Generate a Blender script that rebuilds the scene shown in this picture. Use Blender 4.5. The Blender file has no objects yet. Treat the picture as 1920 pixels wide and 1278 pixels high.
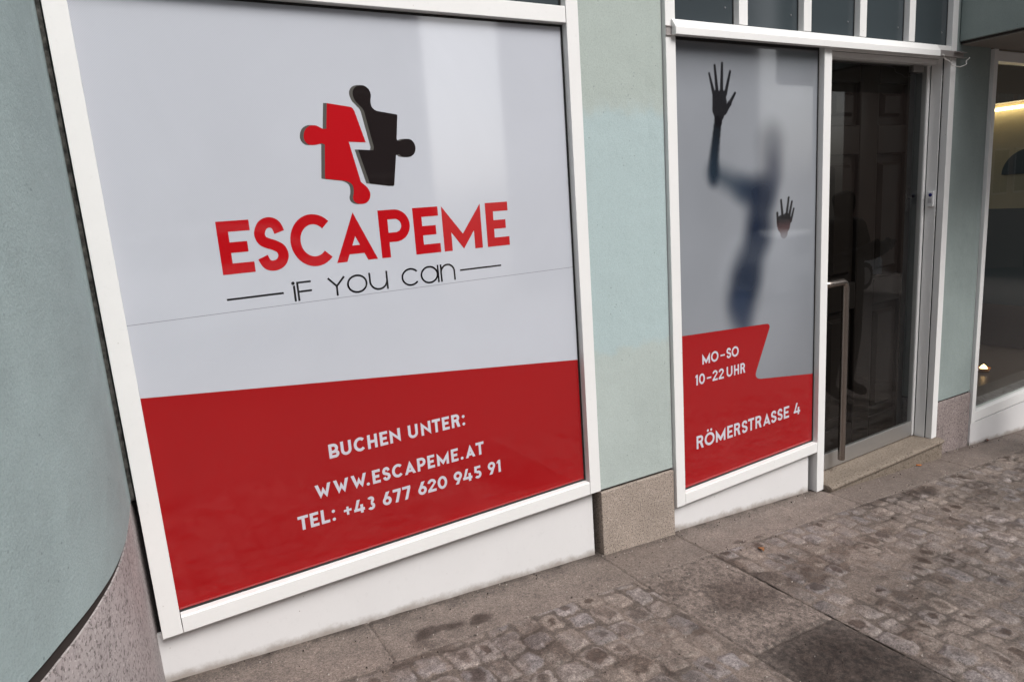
import bpy, bmesh, math, random
import numpy as np
from mathutils import Matrix, Vector
R = math.radians
scene = bpy.context.scene
C = scene.collection

# ------------------------------------------------------------------ camera
cam_d = bpy.data.cameras.new("camera"); cam = bpy.data.objects.new("camera", cam_d); C.objects.link(cam)
cam_d.lens = 23.96; cam_d.sensor_width = 36.0; cam_d.sensor_fit = 'HORIZONTAL'
cam_d.clip_start = 0.05; cam_d.clip_end = 500
yaw, pitch, roll = R(30.187), R(-11.3018), R(-4.1274)
fw = Vector((math.sin(yaw)*math.cos(pitch), math.cos(yaw)*math.cos(pitch), math.sin(pitch)))
rt = Vector((math.cos(yaw), -math.sin(yaw), 0)); up = rt.cross(fw)
r2 = math.cos(roll)*rt + math.sin(roll)*up; u2 = -math.sin(roll)*rt + math.cos(roll)*up
cam.matrix_world = Matrix(((r2.x, u2.x, -fw.x, 0), (r2.y, u2.y, -fw.y, -2.1), (r2.z, u2.z, -fw.z, 0), (0, 0, 0, 1)))
scene.camera = cam
scene.render.resolution_x = 1024; scene.render.resolution_y = 681

# ------------------------------------------------------------------ light
SUN_EL, SUN_AZ = 48, 166          # degrees; azimuth of the sun seen from above, 180 = straight out of the facade
world = bpy.data.worlds.new("World"); scene.world = world; world.use_nodes = True
wn = world.node_tree; bg = wn.nodes['Background']
sky = wn.nodes.new('ShaderNodeTexSky'); sky.sky_type = 'NISHITA'; sky.sun_disc = False
sky.sun_elevation = R(SUN_EL); sky.sun_rotation = R(SUN_AZ)
sky.dust_density = 4.0; sky.air_density = 1.0; sky.ozone_density = 1.0
hs = wn.nodes.new('ShaderNodeHueSaturation'); hs.inputs['Saturation'].default_value = 0.32
wn.links.new(sky.outputs[0], hs.inputs['Color']); wn.links.new(hs.outputs[0], bg.inputs['Color'])
bg.inputs['Strength'].default_value = 0.15
sd = bpy.data.lights.new("sun", 'SUN'); sun = bpy.data.objects.new("sun", sd); C.objects.link(sun)
sd.energy = 1.5; sd.angle = R(28); sd.color = (1.0, 0.98, 0.96)
saz = R(SUN_AZ); sdir = Vector((math.sin(saz)*math.cos(R(SUN_EL)), math.cos(saz)*math.cos(R(SUN_EL)), math.sin(R(SUN_EL))))
sun.rotation_euler = sdir.to_track_quat('Z', 'Y').to_euler(); sun.location = (0, -6, 8)
scene.view_settings.view_transform = 'Standard'; scene.view_settings.look = 'None'
scene.view_settings.exposure = 0.56; scene.view_settings.gamma = 1.0
scene.render.engine = 'CYCLES'
scene.cycles.max_bounces = 8; scene.cycles.transparent_max_bounces = 8

# ------------------------------------------------------------------ materials
def new_mat(name):
    m = bpy.data.materials.new(name); m.use_nodes = True
    return m, m.node_tree, m.node_tree.nodes['Principled BSDF']
def N(nt, t, **kw):
    n = nt.nodes.new(t)
    for k, v in kw.items():
        if k in n.inputs.keys(): n.inputs[k].default_value = v
        else: setattr(n, k, v)
    return n
def coords(nt, scale=1.0):
    tc = N(nt, 'ShaderNodeTexCoord'); return tc.outputs['Object']
def noise(nt, co, scale, detail=4, rough=.55, dist=0):
    n = N(nt, 'ShaderNodeTexNoise', Scale=scale, Detail=detail, Roughness=rough, Distortion=dist)
    nt.links.new(co, n.inputs['Vector']); return n.outputs['Fac']
def ramp(nt, fac, stops):
    r = N(nt, 'ShaderNodeValToRGB'); el = r.color_ramp.elements
    while len(el) < len(stops): el.new(0.5)
    for e, (p, c) in zip(el, stops):
        e.position = p; e.color = (c[0], c[1], c[2], 1) if hasattr(c, '__len__') else (c, c, c, 1)
    nt.links.new(fac, r.inputs['Fac']); return r.outputs['Color']
def mix(nt, fac, a, b, mode='MIX'):
    m = N(nt, 'ShaderNodeMix', data_type='RGBA', blend_type=mode)
    for s, v in ((m.inputs['Factor'], fac), (m.inputs['A'], a), (m.inputs['B'], b)):
        pass
    def put(sock, v):
        if hasattr(v, 'is_linked') or hasattr(v, 'links'): nt.links.new(v, sock)
        elif hasattr(v, '__len__'): sock.default_value = (v[0], v[1], v[2], 1)
        else: sock.default_value = v
    put(m.inputs[0], fac); put(m.inputs[6], a); put(m.inputs[7], b)
    return m.outputs[2]
def bump(nt, bsdf, h, strength=.3, dist=.002, prev=None):
    b = N(nt, 'ShaderNodeBump', Strength=strength, Distance=dist)
    nt.links.new(h, b.inputs['Height'])
    if prev: nt.links.new(prev, b.inputs['Normal'])
    nt.links.new(b.outputs[0], bsdf.inputs['Normal']); return b.outputs[0]
def simple(name, col, rough=.5, metal=0, coat=0, spec=.5):
    m, nt, b = new_mat(name)
    b.inputs['Base Color'].default_value = (*col, 1); b.inputs['Roughness'].default_value = rough
    b.inputs['Metallic'].default_value = metal; b.inputs['Coat Weight'].default_value = coat
    b.inputs['Specular IOR Level'].default_value = spec
    return m

def m_white(name='white_coated_metal', col=(.735, .73, .72), dirt=.5, rough=.38):
    m, nt, b = new_mat(name); co = coords(nt)
    f = ramp(nt, noise(nt, co, 3.1, 6, .7, .6), [(.35, 1), (.75, 1 - .10*dirt)])
    g = ramp(nt, noise(nt, co, 60, 3, .6), [(.60, 1), (.78, 1 - .12*dirt)])
    v = N(nt, 'ShaderNodeTexVoronoi', Scale=30); nt.links.new(co, v.inputs['Vector'])
    gate = ramp(nt, noise(nt, co, 5, 3), [(.55, 0), (.60, 1)])
    sp_ = N(nt, 'ShaderNodeMath', operation='MULTIPLY'); nt.links.new(gate, sp_.inputs[0]); nt.links.new(ramp(nt, v.outputs['Distance'], [(.035, 1), (.07, 0)]), sp_.inputs[1])
    g = mix(nt, sp_.outputs[0], g, (.45, .40, .35))
    c = mix(nt, 1.0, mix(nt, 1.0, col, f, 'MULTIPLY'), g, 'MULTIPLY')
    nt.links.new(c, b.inputs['Base Color']); b.inputs['Roughness'].default_value = rough
    bump(nt, b, noise(nt, co, 7, 2), .05, .004)
    return m
WHITE = m_white()
def m_panel():
    m = m_white('white_base_panel', (.66, .65, .65), .5, .5); nt = m.node_tree; b = nt.nodes['Principled BSDF']; co = coords(nt)
    src = b.inputs['Base Color'].links[0].from_socket
    sx = N(nt, 'ShaderNodeSeparateXYZ'); nt.links.new(co, sx.inputs[0])
    a = N(nt, 'ShaderNodeMath', operation='MULTIPLY_ADD'); nt.links.new(sx.outputs['X'], a.inputs[0]); a.inputs[1].default_value = .0825; nt.links.new(sx.outputs['Z'], a.inputs[2])
    c2 = N(nt, 'ShaderNodeMath', operation='MULTIPLY_ADD'); nt.links.new(noise(nt, co, 14, 5, .75), c2.inputs[0]); c2.inputs[1].default_value = -.060; nt.links.new(a.outputs[0], c2.inputs[2])
    mr = N(nt, 'ShaderNodeMapRange', interpolation_type='SMOOTHSTEP'); nt.links.new(c2.outputs[0], mr.inputs[0])
    mr.inputs[1].default_value = -1.372; mr.inputs[2].default_value = -1.335; mr.inputs[3].default_value = .75; mr.inputs[4].default_value = 0
    nt.links.new(mix(nt, mr.outputs[0], src, (.22, .175, .14)), b.inputs['Base Color']); return m
PANEL = m_panel()


def m_plaster(name, base, patch=None):
    m, nt, b = new_mat(name); co = coords(nt)
    c1 = tuple(x*.90 for x in base); c2 = tuple(min(1, x*1.07) for x in base)
    big = noise(nt, co, 2.2, 5, .6, .4)
    c = mix(nt, ramp(nt, big, [(.3, 0), (.7, 1)]), c1, c2)
    if patch:                                   # a repainted field with a rolled, uneven edge
        sx = N(nt, 'ShaderNodeSeparateXYZ'); nt.links.new(co, sx.inputs[0])
        jit = noise(nt, co, 6, 4, .7)
        a = N(nt, 'ShaderNodeMath', operation='MULTIPLY_ADD'); nt.links.new(jit, a.inputs[0]); a.inputs[1].default_value = .22
        nt.links.new(sx.outputs['Z'], a.inputs[2])
        up_ = ramp(nt, a.outputs[0], [(0, 0), (1, 1)])
        mr = N(nt, 'ShaderNodeMapRange', interpolation_type='SMOOTHSTEP'); nt.links.new(a.outputs[0], mr.inputs[0])
        mr.inputs[1].default_value = patch[0]; mr.inputs[2].default_value = patch[0] + .05
        mr2 = N(nt, 'ShaderNodeMapRange', interpolation_type='SMOOTHSTEP'); nt.links.new(a.outputs[0], mr2.inputs[0])
        mr2.inputs[1].default_value = patch[1]; mr2.inputs[2].default_value = patch[1] + .07
        mr2.inputs[3].default_value = 1; mr2.inputs[4].default_value = 0
        mm = N(nt, 'ShaderNodeMath', operation='MULTIPLY'); nt.links.new(mr.outputs[0], mm.inputs[0]); nt.links.new(mr2.outputs[0], mm.inputs[1])
        c = mix(nt, mm.outputs[0], c, mix(nt, big, patch[2], tuple(x*1.08 for x in patch[2])))
        top = N(nt, 'ShaderNodeMapRange', interpolation_type='SMOOTHSTEP'); nt.links.new(a.outputs[0], top.inputs[0])
        top.inputs[1].default_value = patch[1]; top.inputs[2].default_value = patch[1] + .1
        c = mix(nt, top.outputs[0], c, mix(nt, big, patch[3], tuple(x*1.1 for x in patch[3])))
    v = N(nt, 'ShaderNodeTexVoronoi', Scale=42); nt.links.new(co, v.inputs['Vector'])
    gate = ramp(nt, noise(nt, co, 9, 2), [(.56, 0), (.62, 1)])
    pit = ramp(nt, v.outputs['Distance'], [(.06, 1), (.16, 0)])
    pg = N(nt, 'ShaderNodeMath', operation='MULTIPLY'); nt.links.new(gate, pg.inputs[0]); nt.links.new(pit, pg.inputs[1])
    c = mix(nt, pg.outputs[0], c, tuple(x*.62 for x in base))
    st = N(nt, 'ShaderNodeMapping'); st.inputs['Scale'].default_value = (9, 9, .8); nt.links.new(co, st.inputs[0])
    streak = ramp(nt, noise(nt, st.outputs[0], 1.3, 5, .65), [(.5, 1), (.85, .93)])
    c = mix(nt, 1.0, c, streak, 'MULTIPLY')
    gr = ramp(nt, noise(nt, co, 210, 4, .75), [(.25, .80), (.5, 1.0), (.75, 1.10)])
    c = mix(nt, 1.0, c, gr, 'MULTIPLY')
    nt.links.new(c, b.inputs['Base Color']); b.inputs['Roughness'].default_value = .85
    b.inputs['Specular IOR Level'].default_value = .25
    p = bump(nt, b, noise(nt, co, 170, 4, .7), .5, .0025)
    p = bump(nt, b, noise(nt, co, 11, 3, .5), .30, .012, p)
    return m
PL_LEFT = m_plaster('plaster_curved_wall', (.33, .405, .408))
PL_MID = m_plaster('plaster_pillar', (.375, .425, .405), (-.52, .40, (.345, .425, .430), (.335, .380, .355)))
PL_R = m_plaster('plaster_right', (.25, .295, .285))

def m_granite(name, base, dark, light, sc=1.0, vein=0.0):
    m, nt, b = new_mat(name); co = coords(nt)
    a = noise(nt, co, 165*sc, 3, .65)
    c = mix(nt, ramp(nt, a, [(.40, 0), (.47, 1)]), dark, base)
    a2 = noise(nt, co, 210*sc, 2, .6)
    c = mix(nt, ramp(nt, a2, [(.58, 0), (.68, 1)]), c, light)
    big = ramp(nt, noise(nt, co, 5, 5, .65), [(.3, .84), (.7, 1.1)])
    c = mix(nt, 1.0, c, big, 'MULTIPLY')
    if vein:
        mp = N(nt, 'ShaderNodeMapping'); mp.inputs['Scale'].default_value = (4, 4, 1.2); nt.links.new(co, mp.inputs[0])
        vn = noise(nt, mp.outputs[0], 1.6, 6, .6, 1.2)
        line = ramp(nt, vn, [(.485, 1), (.497, .55), (.503, .55), (.515, 1)])
        c = mix(nt, vein, c, mix(nt, 1.0, c, line, 'MULTIPLY'))
    nt.links.new(c, b.inputs['Base Color']); b.inputs['Roughness'].default_value = .7
    b.inputs['Specular IOR Level'].default_value = .35
    bump(nt, b, noise(nt, co, 120*sc, 4, .7), .3, .002)
    return m
GR_MID = m_granite('granite_beige', (.315, .26, .22), (.11, .088, .074), (.46, .40, .35), 1.0)
GR_LEFT = m_granite('granite_grey_pink', (.44, .395, .39), (.19, .17, .165), (.58, .54, .53), .62, .5)
GR_R = m_granite('granite_purple', (.25, .205, .195), (.10, .08, .076), (.34, .29, .28), .6)
GR_STEP = m_granite('granite_step', (.185, .150, .118), (.085, .065, .050), (.25, .21, .17), .6)
DARK = simple('black_rubber_seal', (.006, .006, .006), .6)
JOINT = simple('dirty_joint', (.026, .019, .016), .95)

def m_caulk():
    m, nt, b = new_mat('grey_foam_strip'); co = coords(nt)
    c = mix(nt, ramp(nt, noise(nt, co, 45, 5, .7), [(.4, 0), (.62, 1)]), (.012, .011, .01), (.10, .095, .085))
    nt.links.new(c, b.inputs['Base Color']); b.inputs['Roughness'].default_value = .9
    bump(nt, b, noise(nt, co, 80, 4), .6, .004); return m
CAULK = m_caulk()

def m_vinyl(name, col, weave=0.0, rough=.05, attr=None, spec=.5):
    m, nt, b = new_mat(name); co = coords(nt)
    c = col
    if attr:
        at = N(nt, 'ShaderNodeAttribute', attribute_name=attr); c = at.outputs['Color']
    if weave:
        sx = N(nt, 'ShaderNodeSeparateXYZ'); nt.links.new(co, sx.inputs[0])
        outs = []
        for ax in ('X', 'Z'):
            q = N(nt, 'ShaderNodeMath', operation='MULTIPLY'); nt.links.new(sx.outputs[ax], q.inputs[0]); q.inputs[1].default_value = 2*math.pi/.0056
            s = N(nt, 'ShaderNodeMath', operation='SINE'); nt.links.new(q.outputs[0], s.inputs[0]); outs.append(s.outputs[0])
        pr = N(nt, 'ShaderNodeMath', operation='MULTIPLY'); nt.links.new(outs[0], pr.inputs[0]); nt.links.new(outs[1], pr.inputs[1])
        c = mix(nt, 1.0, c, ramp(nt, pr.outputs[0], [(.0, 1.0), (1.0, 1 - weave)]), 'MULTIPLY')
    wv = ramp(nt, noise(nt, co, 1.6, 4, .6, .5), [(.3, .96), (.7, 1.03)])
    c = mix(nt, 1.0, c, wv, 'MULTIPLY')
    nt.links.new(c, b.inputs['Base Color'])
    b.inputs['Roughness'].default_value = .7; b.inputs['Specular IOR Level'].default_value = 0
    b.inputs['Coat Weight'].default_value = 1.0; b.inputs['Coat Roughness'].default_value = rough
    b.inputs['Coat IOR'].default_value = 1.72
    return m
FILM = m_vinyl('printed_film_grey', (.485, .505, .555), .12)
RED = m_vinyl('print_red', (.295, .002, .004))
REDD = m_vinyl('print_red_bottom', (.295, .002, .004))
LOGO_RED = m_vinyl('print_logo_red', (.41, .006, .010))
BLACK = m_vinyl('print_black', (.004, .003, .004))
CHAR = m_vinyl('print_charcoal', (.014, .010, .010))
GREYP = m_vinyl('print_shadow_grey', (.085, .082, .075))
LETTER = m_vinyl('print_light_grey', (.54, .53, .59))
SEAM = m_vinyl('film_seam', (.22, .22, .25))
FIGURE = m_vinyl('print_figure', (.2, .2, .2), 0, .05, 'Print')

def m_glass(name='clear_glass', tint=(.80, .84, .82), rough=.01, ior_=1.5):
    m = bpy.data.materials.new(name); m.use_nodes = True; nt = m.node_tree
    for n in list(nt.nodes):
        if n.type != 'OUTPUT_MATERIAL': nt.nodes.remove(n)
    out = nt.nodes['Material Output']
    tr = N(nt, 'ShaderNodeBsdfTransparent'); tr.inputs[0].default_value = (*tint, 1)
    gl = N(nt, 'ShaderNodeBsdfGlossy'); gl.inputs['Roughness'].default_value = rough
    fr = N(nt, 'ShaderNodeFresnel'); ge = N(nt, 'ShaderNodeNewGeometry')      # same reflection from either side of the sheet
    ior = N(nt, 'ShaderNodeMapRange'); nt.links.new(ge.outputs['Backfacing'], ior.inputs[0]); ior.inputs[3].default_value = ior_; ior.inputs[4].default_value = 1/ior_
    nt.links.new(ior.outputs[0], fr.inputs[0])
    mx = N(nt, 'ShaderNodeMixShader'); nt.links.new(fr.outputs[0], mx.inputs[0])
    nt.links.new(tr.outputs[0], mx.inputs[1]); nt.links.new(gl.outputs[0], mx.inputs[2])
    nt.links.new(mx.outputs[0], out.inputs['Surface']); return m
GLASS = m_glass(); DOORGLASS = m_glass('tinted_door_glass', (.62, .63, .62), .01, 1.52)
TRANSOM = simple('dark_opaque_glass', (.040, .050, .056), .12, 0, 0, .6)
STEEL = simple('brushed_steel', (.33, .29, .26), .27, 1.0)
ALU = simple('satin_aluminium', (.50, .49, .48), .42, .9)
BRACKET = simple('weathered_bracket', (.36, .33, .32), .5, .6)
CABLE = simple('white_cable', (.62, .60, .57), .5)
BELLW = simple('doorbell_white', (.70, .70, .70), .35)
BLUE = simple('doorbell_blue', (.004, .008, .12), .3)
def m_wood():
    m, nt, b = new_mat('dark_painted_wood'); co = coords(nt)
    mp = N(nt, 'ShaderNodeMapping'); mp.inputs['Scale'].default_value = (40, 40, 2); nt.links.new(co, mp.inputs[0])
    c = mix(nt, noise(nt, mp.outputs[0], 1, 4), (.013, .010, .0085), (.022, .017, .0145))
    nt.links.new(c, b.inputs['Base Color']); b.inputs['Roughness'].default_value = .30
    b.inputs['Coat Weight'].default_value = .6; b.inputs['Coat Roughness'].default_value = .12; b.inputs['Coat IOR'].default_value = 1.5; b.inputs['Specular IOR Level'].default_value = .2
    return m
WOOD = m_wood()

# ------------------------------------------------------------------ mesh helpers
def link(name, me, mat, parent=None, smooth=False):
    o = bpy.data.objects.new(name, me); C.objects.link(o)
    for m in (mat if isinstance(mat, (list, tuple)) else [mat]): me.materials.append(m)
    if parent: o.parent = parent
    if smooth:
        me.polygons.foreach_set('use_smooth', [True]*len(me.polygons))
    return o
class MB:
    def __init__(s): s.v = []; s.f = []
    def add(s, vs, fs):
        n = len(s.v); s.v += [tuple(v) for v in vs]; s.f += [tuple(i + n for i in f) for f in fs]; return s
    def box(s, x0, x1, y0, y1, z0, z1):
        vs = [(x, y, z) for x in (x0, x1) for y in (y0, y1) for z in (z0, z1)]
        return s.add(vs, [(0, 1, 3, 2), (4, 6, 7, 5), (0, 4, 5, 1), (2, 3, 7, 6), (0, 2, 6, 4), (1, 5, 7, 3)])
    def hexa(s, p):     # 8 points: bottom 4 (ccw) then top 4
        return s.add(p, [(3, 2, 1, 0), (4, 5, 6, 7), (0, 1, 5, 4), (1, 2, 6, 5), (2, 3, 7, 6), (3, 0, 4, 7)])
    def profx(s, prof, x0, x1):   # (y,z) profile extruded along x
        n = len(prof); vs = [(x0, y, z) for y, z in prof] + [(x1, y, z) for y, z in prof]
        fs = [tuple(range(n)), tuple(range(2*n - 1, n - 1, -1))] + [(i, i + n, (i + 1) % n + n, (i + 1) % n) for i in range(n)]
        return s.add(vs, fs)
    def plate(s, poly, y, th=.0003):   # polygon in the facade plane, th towards the street
        n = len(poly); vs = [(x, y - th, z) for x, z in poly]
        return s.add(vs, [tuple(range(n))])
    def build(s, name, mat, parent=None, bevel=0, smooth=False, seg=2):
        me = bpy.data.meshes.new(name); me.from_pydata(s.v, [], s.f); me.validate()
        bm = bmesh.new(); bm.from_mesh(me); bmesh.ops.recalc_face_normals(bm, faces=bm.faces); bm.to_mesh(me); bm.free()
        o = link(name, me, mat, parent, smooth)
        if bevel:
            b = o.modifiers.new('bevel', 'BEVEL'); b.width = bevel; b.segments = seg; b.limit_method = 'ANGLE'
            me.polygons.foreach_set('use_smooth', [True]*len(me.polygons))
            w = o.modifiers.new('wn', 'WEIGHTED_NORMAL'); w.keep_sharp = True
        return o
def tube(pts, rad, seg=12, cap=True):
    mb = MB(); pts = [Vector(p) for p in pts]; rings = []
    nrm = None
    for i, p in enumerate(pts):
        t = (pts[min(i + 1, len(pts) - 1)] - pts[max(i - 1, 0)]).normalized()
        if nrm is None: nrm = t.orthogonal().normalized()
        nrm = (nrm - t*nrm.dot(t)).normalized(); bn = t.cross(nrm)
        r = rad[i] if hasattr(rad, '__len__') else rad
        rings.append([p + r*(math.cos(a)*nrm + math.sin(a)*bn) for a in [2*math.pi*k/seg for k in range(seg)]])
    vs = [v for r in rings for v in r]; fs = []
    for i in range(len(pts) - 1):
        for k in range(seg):
            a, b = i*seg + k, i*seg + (k + 1) % seg; fs.append((a, b, b + seg, a + seg))
    if cap: fs += [tuple(range(seg))[::-1], tuple(range((len(pts) - 1)*seg, len(pts)*seg))]
    return mb.add(vs, fs)
def lathe(prof, cx, cy, seg=32):
    mb = MB(); n = len(prof)
    vs = [(cx + r*math.cos(2*math.pi*k/seg), cy + r*math.sin(2*math.pi*k/seg), z) for k in range(seg) for r, z in prof]
    fs = [(k*n + i, ((k + 1) % seg)*n + i, ((k + 1) % seg)*n + i + 1, k*n + i + 1) for k in range(seg) for i in range(n - 1)]
    return mb.add(vs, fs)
def tag(o, label=None, cat=None, group=None, kind=None):
    if label: o['label'] = label
    if cat: o['category'] = cat
    if group: o['group'] = group
    if kind: o['kind'] = kind
    return o
def thing(name, loc, label, cat, group=None):
    o = bpy.data.objects.new(name, None); C.objects.link(o); o.location = loc; o.empty_display_size = .1
    return tag(o, label, cat, group)
def part(o, parent):     # keep world position under an offset parent
    o.parent = parent; o.matrix_parent_inverse = Matrix.Translation(parent.location).inverted(); return o

GZ = lambda x: -1.34 - .0825*x        # pavement height at the facade
FILMY = .030

# ------------------------------------------------------------------ lettering
class Pen:
    """collects flat pieces (lists of (x,z)); pieces that overlap go on separate hair-thin layers"""
    def __init__(s): s.p = []
    def poly(s, pts, k=0): s.p.append((pts, k))
    def rect(s, x0, z0, x1, z1, k=0): s.poly([(x0, z0), (x1, z0), (x1, z1), (x0, z1)], k)
    def ring(s, cx, cz, rx, rz, t, a0=0, a1=360, k=0, n=40):
        n = max(6, int(n*abs(a1 - a0)/360))
        for i in range(n):
            q = []
            for a, r in ((a0 + (a1 - a0)*i/n, 1), (a0 + (a1 - a0)*(i + 1)/n, 1), (a0 + (a1 - a0)*(i + 1)/n, 0), (a0 + (a1 - a0)*i/n, 0)):
                X, Z = (rx, rz) if r else (rx - t, rz - t)
                q.append((cx + X*math.cos(R(a)), cz + Z*math.sin(R(a))))
            s.poly(q, k)
    def disc(s, cx, cz, r, k=0):
        s.poly([(cx + r*math.cos(2*math.pi*i/20), cz + r*math.sin(2*math.pi*i/20)) for i in range(20)], k)
    def line(s, pts, t, k=0):
        pts = [Vector(p) for p in pts]; L = []; Rr = []
        for i, p in enumerate(pts):
            d0 = (p - pts[i-1]).normalized() if i else (pts[1] - p).normalized()
            d1 = (pts[i+1] - p).normalized() if i < len(pts) - 1 else d0
            m = (d0 + d1).normalized(); n = Vector((-m.y, m.x)); w = t/2/max(.35, m.dot(d0))
            L.append(p + n*w); Rr.append(p - n*w)
        for i in range(len(pts) - 1):
            s.poly([tuple(Rr[i]), tuple(Rr[i+1]), tuple(L[i+1]), tuple(L[i])], k)
    def build(s, name, mat, parent, y):
        mb = MB()
        for pts, k in s.p: mb.plate(pts, y, .00012 + .00008*k)
        me = bpy.data.meshes.new(name); me.from_pydata(mb.v, [], mb.f)
        bm = bmesh.new(); bm.from_mesh(me)
        for f in bm.faces:
            f.normal_update()
            if f.normal.y > 0: f.normal_flip()
        bm.to_mesh(me); bm.free()
        return link(name, me, mat, parent)
def crom(pts, n=6):
    out = []; P = [pts[0]] + list(pts) + [pts[-1]]
    for i in range(1, len(P) - 2):
        for j in range(n):
            t = j/n; a, b, c, d = P[i-1], P[i], P[i+1], P[i+2]
            out.append(tuple(.5*((2*b[m]) + (c[m] - a[m])*t + (2*a[m] - 5*b[m] + 4*c[m] - d[m])*t*t + (3*b[m] - a[m] - 3*c[m] + d[m])*t**3) for m in (0, 1)))
    out.append(pts[-1]); return out
def glyph(pen, ch, x, z, W, H, t):
    P = lambda pts, k=0: pen.poly([(x + a, z + b) for a, b in pts], k)
    Rc = lambda a, b, c, d, k=0: pen.rect(x + a, z + b, x + c, z + d, k)
    ring = lambda cx, cz, rx, rz, a0=0, a1=360, k=0: pen.ring(x + cx, z + cz, rx, rz, t, a0, a1, k)
    if ch == 'E': Rc(0, 0, t, H); Rc(t, 0, W, t); Rc(t, H - t, W, H); Rc(t, H/2 - t/2, W*.87, H/2 + t/2)
    elif ch == 'F': Rc(0, 0, t, H); Rc(t, H - t, W, H); Rc(t, H*.45, W*.87, H*.45 + t)
    elif ch == 'L': Rc(0, 0, t, H); Rc(t, 0, W, t)
    elif ch == 'T': Rc(0, H - t, W, H); Rc(W/2 - t/2, 0, W/2 + t/2, H - t)
    elif ch == 'H': Rc(0, 0, t, H); Rc(W - t, 0, W, H); Rc(t, H/2 - t/2, W - t, H/2 + t/2)
    elif ch in 'OÖ0': ring(W/2, H/2, W/2, H/2)
    elif ch == 'C': ring(W*.54, H/2, W*.54, H/2, 44, 316)
    elif ch == 'U':
        r = W/2; Rc(0, r, t, H); Rc(W - t, r, W, H); ring(r, r, r, r, 180, 360)
    elif ch in 'PR':
        bh = .68*H if ch == 'P' else .58*H; r = bh/2; z0 = H - bh
        Rc(0, 0, t, H); xr = max(t, W - r) if ch == 'P' else max(t, W*.94 - r)
        Rc(t, H - t, xr, H); Rc(t, z0, xr, z0 + t); ring(xr, z0 + r, min(r, W - xr), r, -90, 90)
        if ch == 'R': P([(W*.42, z0 + t*.5), (W - t*1.15, 0), (W, 0), (W*.42 + t*1.25, z0 + t*.6)], 1)
    elif ch == 'B':
        bh = H*.53; r = bh/2; Rc(0, 0, t, H)
        xr = W - r; Rc(t, 0, xr, t); Rc(t, bh - t, xr, bh); ring(xr, r, r, r, -90, 90)
        h2 = H - bh + t; q = h2/2; x2 = W*.92 - q
        Rc(t, H - t, x2, H); Rc(t, bh - t, x2, bh, 1); ring(x2, H - q, q, q, -90, 90, 2)
    elif ch == 'A':
        lw = t*1.08; yi = H*(1 - 2*lw/W)
        xin = lambda zz: lw + (W/2 - lw)*zz/yi
        P([(0, 0), (lw, 0), (W/2, yi), (W/2, H)]); P([(W - lw, 0), (W, 0), (W/2, H), (W/2, yi)])
        a, b = .15*H, .15*H + t*.88
        P([(xin(a), a), (W - xin(a), a), (W - xin(b), b), (xin(b), b)])
    elif ch == 'M':
        P([(0, 0), (t, 0), (t, .41*H), (W/2, .02*H), (W/2, .36*H), (0, H)])
        P([(W - t, 0), (W, 0), (W, H), (W/2, .36*H), (W/2, .02*H), (W - t, .41*H)])
    elif ch == 'N':
        P([(0, 0), (t, 0), (t, .58*H), (W, 0), (W, H), (W - t, H), (W - t, .42*H), (0, H)])
    elif ch == 'W':
        P([(0, H), (t*1.15, H), (.36*W, .42*H), (.5*W, .80*H), (.5*W, .36*H), (.30*W, 0)])
        P([(W, H), (.70*W, 0), (.5*W, .36*H), (.5*W, .80*H), (.64*W, .42*H), (W - t*1.15, H)])
    elif ch == 'S':
        u = [(.93, .76), (.80, .93), (.52, 1), (.20, .94), (.03, .76), (.12, .60), (.36, .525), (.64, .465), (.90, .37), (.98, .21), (.82, .06), (.50, 0), (.20, .05), (.04, .22)]
        pen.line(crom([(x + t/2 + a*(W - t), z + t/2 + b*(H - t)) for a, b in u], 5), t)
    elif ch == '1': P([(W - t, 0), (W, 0), (W, H), (W - t*.9, H), (0, H*.86), (0, H*.70), (W - t, H*.80)])
    elif ch == '2':
        r = W/2; ring(r, H - r, r, r, 0, 170); Rc(0, 0, W, t)
        P([(0, t*.9), (t*1.35, t*.9), (W, H - r), (W - t, H - r)], 1)
    elif ch == '3':
        r = .275*H; q = .25*H; ring(W - r, r, r, r, -150, 95); ring(W*.95 - q, H - q, q, q, -90, 150, 1)
    elif ch == '4':
        P([(0, .17*H), (t*1.2, .17*H + t*.9), (W*.62, H), (W*.62 - t*1.1, H)], 1); Rc(0, .17*H, W, .17*H + t)
        Rc(W*.86 - t, 0, W*.86, .62*H, 2)
    elif ch == '5':
        Rc(W*.12, H - t, W*.92, H); P([(W*.12, H), (W*.12 + t, H), (W*.08 + t, H*.5), (W*.08, H*.5)], 1)
        r = .31*H; ring(W - r*.98, r, r*.98, r, -145, 128, 2)
    elif ch in '69':
        r = W/2; a = [(W/2 - r, r*1.05), (W*.62 - t*.6, H), (W*.62 + t*.75, H), (W/2 - r + t*1.05, r*1.15)]
        if ch == '6': ring(r, r, r, r); P(a, 1)
        else: ring(r, H - r, r, r); P([(W - p, H - q) for p, q in a], 1)
    elif ch == '7': Rc(0, H - t, W, H); P([(W - t*1.15, H - t), (W, H - t), (W*.42 + t*.5, 0), (W*.42 - t*.6, 0)])
    elif ch == '-': Rc(0, H*.36, W, H*.36 + t*.8)
    elif ch == '+': Rc(0, H*.40, W, H*.40 + t*.8); Rc(W/2 - t*.4, H*.42 - W/2, W/2 + t*.4, H*.42 + W/2 + t*.3, 1)
    elif ch == '.': pen.disc(x + W/2, z + W/2, W/2)
    elif ch == ':': pen.disc(x + W/2, z + W/2, W/2); pen.disc(x + W/2, z + H*.70, W/2)
    if ch == 'Ö':
        for s_ in (-1, 1): pen.disc(x + W/2 + s_*W*.17, z + H*1.18, t*.55)
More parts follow.
